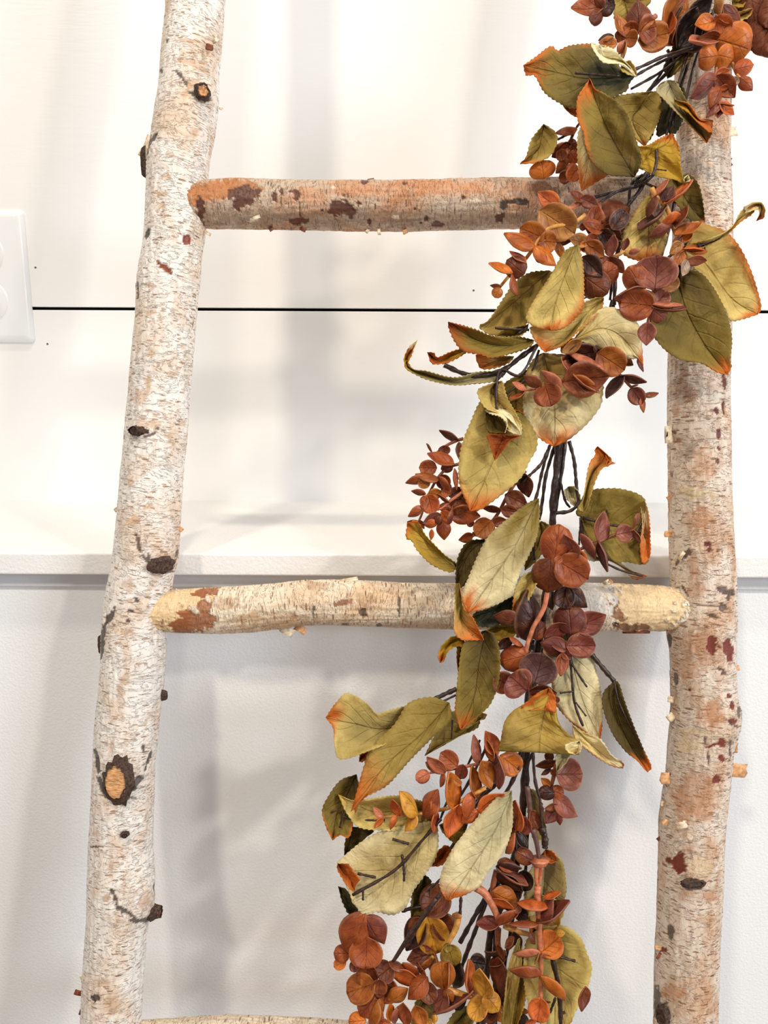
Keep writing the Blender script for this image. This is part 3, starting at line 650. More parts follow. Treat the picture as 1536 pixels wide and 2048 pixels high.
LC = dict(or_=(198, 106, 26), ro=(200, 98, 38), rb=(156, 76, 32), br=(118, 56, 24), bu=(118, 54, 38), pu=(96, 58, 54), pk=(192, 112, 80), go=(212, 150, 48),
          ob=(172, 96, 28), db=(62, 26, 14), dk=(38, 18, 12), bp=(142, 78, 60), og=(150, 122, 42), gb=(178, 120, 56), pg=(176, 148, 124), ub=(104, 52, 44))
NL = [0]
def sprig(pts, rad, mat, d, leaves, dl=2.0, step=0.35):
    """stem (part) + leaflets (sub-parts).  leaves: 'bx by tx ty w colour'"""
    random.seed(int(pts[0][0]*13+pts[0][1]*7+len(leaves)))
    q = tp(pts); xy = smoothline([(a[0], a[1]) for a in q], max(4, len(q)*5))
    dd = np.full(len(xy), float(d))
    p3 = P(xy[:, 0], xy[:, 1], dd); rr = rad/_T[2]*500/F_*0.001
    R = np.linspace(1.15, 0.75, len(xy))*rr
    v, f = tube(p3, R, 8); st = mesh_obj('sprig_stem', v, f, STM[mat], garland, p3[0])
    for i, s in enumerate([z for z in leaves.strip().split('\n') if z.strip()]):
        e = s.split(); bx, by, tx, ty, w = [float(z) for z in e[:5]]; c = e[5]
        kind = int(e[6]) if len(e) > 6 else None
        (bx, by), (tx, ty) = tp([(bx, by), (tx, ty)]); w /= _T[2]; w *= 1.18; ex = ((tx-bx)*0.07, (ty-by)*0.07); bx -= ex[0]; by -= ex[1]; tx += ex[0]; ty += ex[1]
        Lp_ = math.dist((bx, by), (tx, ty)); NL[0] += 1
        ratio = w/Lp_
        if kind is None: kind = 0 if ratio > 0.72 else (1 if ratio > 0.3 or random.random() < .5 else 2)
        db_ = d+dl+i*step; pit = random.uniform(-0.22, 0.22)*Lp_*0.32
        a = P(bx, by, db_); b = P(tx, ty, db_+pit)
        Y = b-a; Ln = np.linalg.norm(Y); Y /= Ln
        mm = w*500/F_*0.001
        Wt = max(mm, min(Ln*0.72, mm*2.8)); phi = math.acos(min(1, mm/Wt))*random.choice((-1, 1))
        view = CAM-(a+b)/2; Z = view-Y*(view@Y); Z /= np.linalg.norm(Z); X = np.cross(Y, Z)
        X2 = X*math.cos(phi)+Z*math.sin(phi); Z2 = np.cross(X2, Y)
        if phi == 0 and random.random() < .4 : pass
        sg = random.choice((1, 1, -1)); sz = (Wt+Ln)/2*sg
        o = bpy.data.objects.new('leaflet', PRO[kind]); COL.objects.link(o)
        jt = random.uniform(0.86, 1.14); cc = np.clip(lin(LC[c])*jt, 0, 1); o.color = (cc[0], cc[1], cc[2], 1)
        mw = Matrix(((X2[0]*Wt, Y[0]*Ln, Z2[0]*sz, a[0]), (X2[1]*Wt, Y[1]*Ln, Z2[1]*sz, a[1]), (X2[2]*Wt, Y[2]*Ln, Z2[2]*sz, a[2]), (0, 0, 0, 1)))
        o.parent = st; o.matrix_parent_inverse = Matrix.Translation(-Vector(WL[st.name]))
        o.matrix_basis = mw; WL[o.name] = a
    return st
def wire(pts, wpx, d, mat='k', name='stem'):
    q = tp(pts); n = max(8, len(q)*6)
    xy = smoothline([(a[0], a[1], (a[2] if len(a) > 2 else d)) for a in q], n)
    p3 = P(xy[:, 0], xy[:, 1], xy[:, 2]); rr = wpx/2/_T[2]*500/F_*0.001
    s_ = np.arange(n); R = rr*(1+0.14*np.sin(s_*1.7+pts[0][0])+0.10*np.sin(s_*0.7))
    v, f = tube(p3, R, 8); return mesh_obj(name, v, f, STM[mat], garland, p3[0])

# ---- big leaves, top
tile(1000, 0, 2.866)
leaf([(770,440),(500,455),(330,420),(135,375)], [(740,480),(720,525),(590,580),(430,625),(330,585),(250,525),(200,435),(150,432)], [(700,400),(620,290),(530,252),(400,262),(330,290),(290,265),(200,330)], 40, 'teal','olive', ta=.16, ea=.10, es=1, cup=-3, dt=-4, ser=2.5, lab='broad olive leaf with a curled rust tip')
leaf([(570,262),(600,330),(700,350),(780,440)], [(520,250),(575,345),(620,365),(690,370)], [(600,262),(660,290),(710,345),(755,395)], 46, 'cream','cream', tip='pale', ta=.1, cup=1, ser=2.2, share=True, name='leaf_fold')
leaf([(860,525),(800,620),(760,700),(830,840)], [(720,540),(650,560),(640,640),(740,760)], [(900,530),(925,590),(910,690),(860,790)], 30, 'olive','mid', ta=.05, ea=0.0, cup=2)
leaf([(520,690),(520,800),(500,960),(468,1095)], [(455,740),(442,830),(445,930),(455,1030)], [(640,700),(660,850),(640,980),(560,1040)], 34, 'pale','yellow', ta=.34, cup=-2)
leaf([(770,1015),(640,790),(560,610),(515,450)], [(720,1010),(620,1000),(530,930),(490,830),(480,760),(450,700),(438,640),(445,560),(480,500)], [(800,960),(812,905),(790,830),(755,720),(720,640),(660,575),(590,530),(545,510)], 46, 'dark','olive', ta=.13, ea=.16, es=-1, cup=5, dt=-4, ser=1.8, lab='dark olive leaf with orange edge in front of the top rung')
leaf([(800,965),(860,880),(960,820),(985,765)], [(900,1010),(1000,1030),(1050,1045),(1035,940),(1025,840)], [(798,900),(792,845),(850,830),(920,790)], 36, 'gold','gold', ta=.2, ea=.22, es=1, cup=2, lab='golden leaf with an orange edge')
leaf([(960,460),(1010,560),(1100,700),(1185,820)], [(895,515),(940,570),(1005,640),(1100,730)], [(1010,470),(1060,560),(1120,650),(1165,720),(1215,760)], 36, 'sage','olive', ta=.06, cup=5, lab='narrow folded green leaf against the right pole')
leaf([(1000,570),(1060,600),(1120,670),(1220,690)], [(1010,600),(1080,650),(1150,720),(1210,760)], [(1030,580),(1075,590),(1110,630),(1150,690)], 43, 'gold','orange', ta=.5, cup=1, name='leaf_fold')
leaf([(250,712),(235,800),(215,860),(115,940)], [(180,800),(160,870),(140,915),(125,925)], [(310,750),(330,800),(300,880),(220,930)], 26, 'olive','mid', ta=.2, cup=4, dt=3)
leaf([(700,-30),(720,40),(730,100),(690,150)], [(650,0),(652,60),(655,110)], [(860,-10),(830,50),(760,110)], 24, 'mid','olive', ta=.05)
leaf([(1330,20),(1370,15),(1400,0),(1420,-30)], [(1335,35),(1370,45),(1400,30)], [(1335,-10),(1360,-20),(1390,-30)], 24, 'olive','gold', ta=.05)
leaf([(1320,110),(1360,95),(1420,70),(1460,50)], [(1335,125),(1380,120),(1430,95)], [(1330,85),(1370,70),(1430,50)], 26, 'yellow','mid', ta=.2)
leaf([(1120,90),(1060,250),(1010,320),(960,450)], [(1060,100),(1000,250),(940,380)], [(1160,200),(1100,330),(1010,420)], 21, 'dark','mid', tip='dark', ta=.1)
leaf([(1000,460),(1020,560),(1010,650),(960,760)], [(930,560),(905,680),(900,780)], [(1060,520),(1060,650),(1010,760)], 22, 'dark','teal', tip='dark', ta=.1)
leaf([(830,790),(850,760),(870,730),(880,690)], [(850,810),(880,760)], [(835,760),(860,720)], 24, 'teal','dark', tip='dark', ta=.1)
leaf([(700,370),(740,400),(770,425),(785,440)], [(690,400),(740,430)], [(740,345),(775,390)], 36, 'mid','yellow', ta=.02, tip='yellow')
leaf([(600,610),(560,640),(420,650),(360,600)], [(540,660),(440,670),(380,630)], [(560,600),(460,590),(400,590)], 28, 'orange','orange', ta=.1)
tile(960, 320, 2.667)
leaf([(940,190),(900,330),(900,430),(880,545)], [(880,200),(820,290),(770,370),(755,430),(755,490),(800,525)], [(1000,260),(1000,380),(985,470),(960,520),(920,535)], 32, 'mid','yellow', ta=.22, cup=-3, ser=2.5, lab='yellow leaf with an orange lower edge')
leaf([(1030,90),(1080,180),(1130,260),(1200,330)], [(980,130),(1040,220),(1120,320)], [(1120,80),(1165,130),(1185,200),(1195,280)], 24, 'olive','dark', ta=.03)
leaf([(1090,120),(1095,100),(1100,90),(1110,80)], [(1085,100)], [(1120,110)], 38, 'cream','cream', ta=.02, tip='cream')
leaf([(1110,440),(1220,580),(1340,740),(1480,825)], [(1080,500),(1130,565),(1200,630),(1260,720),(1310,800),(1335,858),(1400,850)], [(1130,330),(1230,350),(1300,375),(1370,440),(1430,550),(1470,660),(1500,780)], 30, 'mid','yellow', ta=.10, ea=.25, es=1, cup=3, ser=2.2, lab='large yellow green leaf with rust right edge')
leaf([(1050,590),(1090,780),(1180,960),(1320,1145)], [(980,640),(910,870),(960,985),(1060,1060),(1180,1085),(1260,1130)], [(1140,590),(1200,620),(1270,720),(1325,850),(1345,960),(1335,1060),(1342,1100)], 40, 'dark','olive', ta=.10, cup=4, dt=-4, ser=1.8, lab='large dark green leaf hanging over the right pole')
leaf([(1090,470),(1250,430),(1400,300),(1480,235)], [(1150,480),(1290,420),(1390,330),(1450,290)], [(1100,455),(1240,415),(1340,360),(1400,265)], 40, 'mid','yellow', ta=.05, tip='orange', ea=.2, es=-1, cup=3, dt=6)
leaf([(1420,270),(1470,240),(1505,250),(1475,325)], [(1415,285),(1465,265),(1490,270),(1490,290)], [(1405,255),(1460,225),(1510,235),(1518,300)], 46, 'pale','yellow', ta=.35, tip='rust', cup=2, name='leaf_fold')
leaf([(1060,560),(1120,620),(1180,700),(1230,740)], [(1030,600),(1080,700)], [(1120,590),(1200,650)], 27, 'dark','dark', tip='dark', ta=.1)
leaf([(370,590),(250,700),(130,800),(0,900)], [(270,600),(200,640),(150,700),(50,850),(0,880)], [(400,620),(330,720),(260,820),(240,890),(150,930),(60,935)], 30, 'olive','mid', ta=.03, cup=3, ser=2.5, tip='mid')
leaf([(660,735),(560,830),(460,950),(350,1025)], [(600,740),(480,800),(350,880),(270,890),(285,950),(330,1010)], [(650,790),(590,860),(520,920),(440,990)], 40, 'mid','yellow', ta=.18, ea=.30, es=1, cup=3, dt=2, ser=2.4)
leaf([(520,450),(450,620),(400,770),(380,910)], [(450,490),(380,610),(300,730),(245,840),(290,890)], [(530,470),(550,560),(555,700),(548,790),(500,855),(440,900)], 48, 'olive','yellow', ta=.10, ea=.22, es=1, cup=-5, dt=4, ser=2.4, lab='pale yellow green leaf with orange edge, front of the upper cluster')
leaf([(500,960),(640,900),(760,950),(870,1095)], [(560,975),(640,1010),(720,1045),(800,1060),(850,1062)], [(540,900),(610,820),(670,783),(740,795),(800,820),(845,880),(862,980)], 44, 'mid','pale', ta=.10, cup=-4, ser=2.2, tip='orange', lab='light leaf pointing right with a small rust tip')
leaf([(430,1020),(480,1000),(540,980),(600,1000)], [(450,1030),(500,1010)], [(440,980),(500,950),(560,965)], 33, 'gold','orange', ta=.2)
# ---- middle
tile(780, 560, 2.743)
leaf([(790,330),(640,360),(480,330),(320,230)], [(770,365),(680,400),(560,428),(500,410),(400,390),(350,330),(322,265)], [(700,310),(600,312),(540,300),(480,275),(420,255),(360,240)], 42, 'olive','olive', ta=.25, ea=.18, es=-1, cup=4, dt=6, ser=2.5, tip='rust', lab='olive leaf pointing left with rust edge')
leaf([(680,420),(600,440),(540,460),(490,480)], [(660,450),(590,480),(520,490)], [(600,415),(520,410),(470,415)], 30, 'mid','orange', ta=.3)
leaf([(420,385),(350,410),(260,440),(205,397)], [(410,405),(330,450),(260,462),(225,455),(212,415)], [(380,380),(320,400),(260,425),(240,400)], 36, 'gold','orange', ta=.3, cup=2, tip='rust')
leaf([(630,490),(480,540),(350,560),(200,520),(100,480),(88,440)], [(620,530),(560,560),(450,570),(350,577),(200,545),(105,500),(80,470)], [(560,500),(480,505),(350,535),(200,500),(130,490),(98,450)], 38, 'sage','olive', ta=.12, cup=3, dt=5, tip='gold')
leaf([(92,478),(95,420),(120,370),(150,328)], [(78,450),(80,420),(110,360)], [(100,450),(115,420),(135,370)], 44, 'gold','orange', ta=.3, cup=2, name='leaf_fold', tip='pale')
leaf([(760,240),(680,300),(620,300),(575,310)], [(740,290),(660,330),(600,320)], [(740,250),(660,260),(600,290)], 38, 'olive','mid', ta=.02, tip='mid')
leaf([(800,470),(700,600),(700,740),(740,850)], [(700,520),(600,600),(640,700),(680,780)], [(860,470),(860,600),(820,720),(780,800)], 27, 'olive','olive', ta=.25)
leaf([(840,400),(880,560),(900,740),(900,915)], [(790,430),(750,500),(735,600),(730,700),(755,800),(830,875)], [(1100,430),(1165,560),(1165,640),(1150,700),(1080,790),(980,875)], 33, 'mid','pale', ta=.17, cup=-5, dt=5, wave=4, ser=2.4, lab='crumpled cream leaf with orange point')
leaf([(580,560),(560,620),(640,720),(720,850)], [(500,590),(480,620),(520,700),(600,740),(660,830)], [(620,560),(640,640),(700,750),(720,800)], 42, 'mid','yellow', ta=.1, cup=3, tip='pale')
leaf([(530,720),(570,760),(600,800),(640,840)], [(525,760),(540,830)], [(590,740),(640,800)], 36, 'dark','olive', ta=.1, tip='rust')
leaf([(620,850),(610,890),(590,930),(575,990)], [(535,848),(545,890),(560,940)], [(712,855),(660,880),(630,920)], 45, 'rust','rust', ta=.2, cup=2, tip='orange', lab='folded back orange leaf tip')
leaf([(640,820),(660,720),(560,700),(520,715)], [(680,845),(720,850),(690,800),(620,740),(560,722)], [(630,840),(640,790),(600,750),(550,735)], 44, 'cream','pale', ta=.05, tip='pale', name='leaf_fold')
leaf([(640,700),(690,740),(720,780),(745,840)], [(620,740),(660,800)], [(730,730),(742,790)], 30, 'gold','orange', ta=.5)
tile(780, 820, 2.743)
leaf([(560,0),(590,180),(520,380),(440,555)], [(500,-50),(440,70),(400,170),(380,260),(375,370),(390,440),(415,500)], [(720,20),(800,130),(805,210),(770,275),(720,370),(620,460),(500,545)], 36, 'olive','yellow', ta=.20, cup=-4, dt=6, ser=2.4, lab='large yellow leaf with orange tip left of the stems')
leaf([(1060,560),(1080,430),(1120,330),(1160,290),(1180,240),(1140,200)], [(1030,540),(1060,480),(1085,330),(1100,280),(1125,250),(1125,215)], [(1080,540),(1110,440),(1140,360),(1165,320),(1200,300),(1215,270)], 42, 'mid','yellow', ta=.45, cup=4, dt=3, ser=1.8, lab='upright curled orange leaf')
leaf([(1200,260),(1190,290),(1215,285),(1236,292)], [(1180,240),(1200,280)], [(1185,310),(1210,300)], 46, 'orange','orange', ta=.5, name='leaf_fold')
leaf([(1050,590),(1170,620),(1290,660),(1405,700)], [(1090,700),(1170,760),(1230,830),(1300,835),(1385,848),(1420,820)], [(1020,560),(1080,450),(1200,430),(1300,440),(1390,480),(1410,560)], 30, 'olive','olive', ta=.03, cup=5, dt=4, ser=1.8, tip='gold', lab='broad olive leaf beside the right pole')
leaf([(1385,490),(1400,580),(1400,680),(1420,815)], [(1375,520),(1385,620),(1370,740),(1385,845)], [(1400,500),(1422,580),(1428,700),(1430,780)], 36, 'pale','orange', ta=.45, cup=2, name='leaf_fold')
leaf([(1030,540),(1010,480),(990,450),(980,420)], [(1000,520),(965,480),(958,440)], [(1045,510),(1040,460),(1010,420)], 27, 'sage','sage', ta=.1, tip='sage')
leaf([(1045,600),(1110,760),(1250,850),(1410,912)], [(1040,700),(1090,820),(1160,825),(1210,830),(1280,870),(1340,928)], [(1070,630),(1110,720),(1180,770),(1280,850),(1340,888)], 27, 'sage','pale', ta=.20, cup=2, tip='rust', lab='thin pale leaf with brown tip over the ledge')
leaf([(360,870),(270,790),(200,720),(95,620)], [(330,890),(230,850),(150,770),(120,720),(88,700)], [(360,840),(300,795),(240,735),(190,680),(150,610)], 34, 'olive','gold', ta=.12, cup=4, dt=6, lab='curled leaf above the ledge')
leaf([(520,710),(440,780),(400,860),(370,970)], [(430,720),(380,790),(362,870),(360,940)], [(530,740),(500,810),(450,890),(400,970)], 32, 'dark','dark', ta=.05, tip='dark')
leaf([(815,485),(700,720),(580,900),(430,1112)], [(740,520),(640,600),(540,690),(480,800),(430,920),(395,1020),(405,1090)], [(822,560),(810,680),(770,780),(720,880),(690,960),(670,1010),(600,1060),(520,1090)], 48, 'olive','pale', ta=.12, cup=-4, dt=2, ser=2.2, lab='long pale leaf in front of the second rung')
leaf([(380,950),(390,1060),(400,1160),(515,1262)], [(360,960),(355,1060),(352,1150),(355,1220),(400,1262)], [(400,1040),(440,1110),(470,1170),(500,1230)], 42, 'olive','yellow', ta=.45, ea=.4, es=1, cup=3, ser=2)
leaf([(810,890),(760,960),(720,1020),(690,1110)], [(740,900),(690,970),(675,1040),(675,1090)], [(815,920),(790,990),(750,1060),(720,1105)], 36, 'mid','yellow', ta=.25, cup=3)
leaf([(830,610),(830,690),(800,770),(740,880)], [(800,640),(790,720),(740,800)], [(880,640),(870,740),(800,830)], 26, 'olive','mid', ta=.02, tip='olive')
leaf([(700,1010),(640,1060),(560,1100),(450,1140)], [(670,1090),(640,1150),(560,1190),(470,1180)], [(620,1050),(540,1090),(470,1110)], 28, 'teal','teal', ta=.1, tip='dark')
leaf([(700,1180),(640,1190),(580,1200),(530,1210)], [(690,1230),(640,1262),(570,1262)], [(660,1170),(600,1180),(560,1190)], 27, 'gold','olive', ta=.02, tip='gold')
# ---- lower middle
tile(620, 1120, 2.133)
leaf([(660,350),(620,340),(580,380),(555,438)], [(660,370),(620,370),(585,395),(572,430)], [(640,325),(600,330),(562,365),(545,410)], 34, 'gold','gold', ta=.2, cup=2, tip='orange')
leaf([(650,350),(640,400),(632,440),(632,475)], [(630,360),(626,420)], [(660,370),(650,440)], 30, 'mid','gold', ta=.4)
leaf([(750,300),(720,440),(700,580),(645,725)], [(690,320),(650,370),(636,450),(625,560),(618,640),(632,700)], [(790,320),(810,400),(805,520),(772,610),(730,655),(690,690)], 40, 'dark','olive', ta=.13, cup=4, dt=3, ser=1.8, lab='dark olive leaf hanging below the second rung')
leaf([(1090,290),(1120,450),(1170,620),(1238,765)], [(1000,330),(1000,430),(1030,530),(1045,610),(1100,680),(1150,720),(1200,755)], [(1190,330),(1205,400),(1225,490),(1245,590),(1246,700)], 30, 'sage','pale', ta=.03, ea=.15, es=-1, cup=-3, dt=3, ser=1.8, lab='pale sage leaf with dark stem on its back')
leaf([(1030,545),(1000,650),(980,740),(975,822)], [(980,560),(940,600),(870,640),(830,690),(815,760),(803,815)], [(1045,600),(1060,690),(1100,740),(1140,770),(1148,832)], 48, 'gold','mid', ta=.03, cup=-4, ser=0.8, share=False, tip='olive', wave=3, lab='folded olive leaf with an orange corner')
leaf([(1020,545),(1010,570),(1000,600),(985,640)], [(975,565),(930,600),(900,640)], [(1045,580),(1050,640),(1040,650)], 50.5, 'orange','orange', ta=.1, cup=-2, name='leaf_fold')
leaf([(1150,770),(1145,800),(1142,815),(1130,830)], [(1090,790),(1100,820)], [(1158,790),(1150,820)], 52, 'cream','yellow', ta=.02, tip='cream', name='leaf_fold')
leaf([(1300,515),(1300,620),(1350,760),(1440,905)], [(1255,560),(1248,620),(1285,730),(1340,810),(1395,855),(1425,890)], [(1320,530),(1345,610),(1382,710),(1420,800),(1456,880)], 32, 'dark','dark', ta=.12, cup=5, ser=1.6, lab='narrow dark leaf right of the garland')
leaf([(1120,705),(1180,770),(1250,830),(1335,888)], [(1130,760),(1180,810),(1260,865),(1310,885)], [(1180,740),(1240,765),(1285,830),(1335,865)], 34, 'yellow','pale', ta=.05, ea=.3, es=-1, cup=2, tip='rust')
leaf([(725,660),(650,740),(570,790),(490,835)], [(715,715),(640,750),(560,790)], [(700,640),(620,640),(560,700),(520,770)], 26, 'olive','mid', ta=.02, tip='olive')
leaf([(650,680),(700,670),(740,680),(755,660)], [(660,720),(700,700)], [(680,640),(720,645)], 27, 'mid','mid', ta=.02, tip='mid')
leaf([(480,650),(330,720),(190,700),(68,672)], [(450,690),(350,770),(250,815),(130,850),(105,790),(100,720)], [(430,622),(340,640),(285,655),(240,610),(160,568),(110,610)], 38, 'dark','yellow', ta=.13, cup=5, dt=8, ser=2, lab='curled leaf pointing left with an orange tip')
leaf([(595,610),(480,740),(320,880),(175,1072)], [(520,585),(420,610),(360,700),(260,800),(230,880),(210,950),(188,1030)], [(600,680),(530,750),(430,850),(330,960),(240,1010),(200,1050)], 44, 'olive','mid', ta=.27, cup=-4, dt=5, ser=2.2, lab='long olive leaf with an orange point')
leaf([(1070,820),(1080,850),(1060,880),(1052,905)], [(1050,830),(1050,870)], [(1110,830),(1080,880)], 40, 'sage','sage', ta=.02, tip='sage')
leaf([(255,820),(235,830),(220,840),(210,860)], [(250,835),(230,860)], [(240,815),(215,825)], 36, 'orange','orange', ta=.02)
tile(620, 1440, 2.477)
leaf([(230,270),(180,380),(130,480),(112,595)], [(150,300),(90,380),(60,450),(80,530)], [(245,360),(220,480),(195,580),(150,570)], 34, 'dark','olive', ta=.06, ea=.08, cup=4, dt=5, ser=1.6, lab='dark green leaf at the left edge of the garland')
leaf([(600,440),(450,450),(300,450),(140,370)], [(600,500),(460,545),(330,545),(240,530),(180,460)], [(560,405),(440,375),(330,385),(220,400)], 36, 'olive','yellow', ta=.05, cup=4, dt=4, tip='gold')
leaf([(210,530),(200,570),(190,620),(170,670)], [(200,540),(175,600)], [(320,540),(280,580),(220,630)], 30, 'dark','dark', ta=.02, tip='dark')
leaf([(630,505),(480,680),(330,840),(210,905)], [(600,500),(480,520),(400,535),(330,560),(260,600),(220,630),(150,690),(135,705),(165,790),(200,870)], [(636,600),(620,690),(560,780),(510,850),(480,920),(440,955),(400,966),(330,952),(265,966),(235,930)], 44, 'mid','pale', ta=.02, cup=-3, ser=2.4, tip='pale', lab='broad pale yellow leaf back with a dark wire stem')
leaf([(138,712),(170,760),(200,790),(220,850)], [(136,740),(170,800),(200,840)], [(190,715),(215,750),(246,790),(225,820)], 50, 'rust','orange', ta=.2, cup=3, name='leaf_fold', tip='orange')
leaf([(215,965),(200,920),(170,870),(140,825)], [(190,960),(160,900)], [(240,960),(215,890),(180,840)], 30, 'teal','dark', ta=.02, tip='dark')
leaf([(1000,350),(920,540),(820,700),(690,895)], [(940,370),(860,450),(780,540),(705,640),(655,740),(642,820),(665,875)], [(1005,450),(1000,540),(962,650),(880,760),(840,825),(760,870),(720,880)], 50, 'sage','pale', ta=.10, cup=-4, dt=2, ser=1.6, lab='pale grey green leaf, front of the lower cluster')
leaf([(1090,340),(1110,420),(1130,520),(1160,600)], [(1078,380),(1080,480),(1110,600)], [(1130,360),(1160,450),(1170,560)], 24, 'sage','olive', ta=.02, tip='sage')
leaf([(1170,640),(1160,800),(1150,950),(1190,1040)], [(1120,700),(1075,780),(1060,880),(1080,960),(1120,1040)], [(1225,670),(1252,700),(1268,800),(1268,860),(1240,960)], 30, 'sage','olive', ta=.2, cup=4, ser=1.6, lab='grey green leaf at the right of the lower cluster')
leaf([(1165,642),(1180,665),(1200,680),(1225,700)], [(1160,680),(1180,710)], [(1200,650),(1220,675)], 34.5, 'orange','orange', ta=.1, name='leaf_fold')
leaf([(700,640),(660,660),(630,700),(605,725)], [(690,680),(650,720)], [(670,620),(620,670)], 34, 'rust','rust', ta=.2, tip='orange')
leaf([(640,520),(700,560),(740,540),(780,520)], [(660,560),(720,610),(760,570)], [(680,500),(740,480)], 30, 'olive','olive', ta=.02, tip='dark')
leaf([(570,770),(560,850),(530,900),(500,1010)], [(520,800),(500,900),(500,960)], [(600,800),(590,900),(560,980)], 28, 'dark','olive', ta=.02, tip='rust')
tile(640, 1660, 2.56)
leaf([(1130,330),(1140,400),(1120,480),(1090,540)], [(1060,380),(1060,450),(1075,520)], [(1250,380),(1230,470),(1200,530)], 33, 'pale','gold', ta=.3)
leaf([(1120,500),(1190,660),(1200,840),(1200,1060)], [(1060,560),(1045,640),(1040,720),(1055,850),(1100,960)], [(1230,488),(1290,510),(1340,560),(1370,640),(1392,700),(1380,780),(1350,850),(1310,930),(1275,1000)], 34, 'olive','yellow', ta=.02, cup=3, ser=2, tip='gold', lab='large olive leaf at the lower right of the garland')
leaf([(1025,555),(1000,680),(970,840),(950,1000)], [(1010,570),(965,700),(945,850),(930,990)], [(1035,580),(1030,700),(1005,850),(975,1000)], 42, 'yellow','olive', ta=.02, cup=2, tip='olive', ser=1)
leaf([(1040,640),(1030,780),(1010,900),(990,1040)], [(1020,650),(1000,780),(970,920)], [(1070,680),(1060,800),(1040,920)], 30, 'mid','gold', ta=.02, tip='gold')
leaf([(540,230),(520,330),(500,400),(480,460)], [(500,300),(470,400)], [(570,300),(560,420)], 25, 'olive','dark', ta=.02, tip='dark')
leaf([(760,900),(720,960),(690,1000),(660,1060)], [(700,920),(650,1000)], [(800,930),(760,1020)], 28, 'dark','olive', ta=.02, tip='dark')
leaf([(560,840),(520,900),(500,960),(470,1040)], [(500,860),(470,960)], [(620,880),(560,1000)], 24, 'dark','olive', ta=.02, tip='dark')
leaf([(1010,960),(1000,1000),(990,1030),(980,1060)], [(960,980),(950,1040)], [(1060,980),(1050,1040)], 25, 'olive','olive', ta=.02, tip='dark')

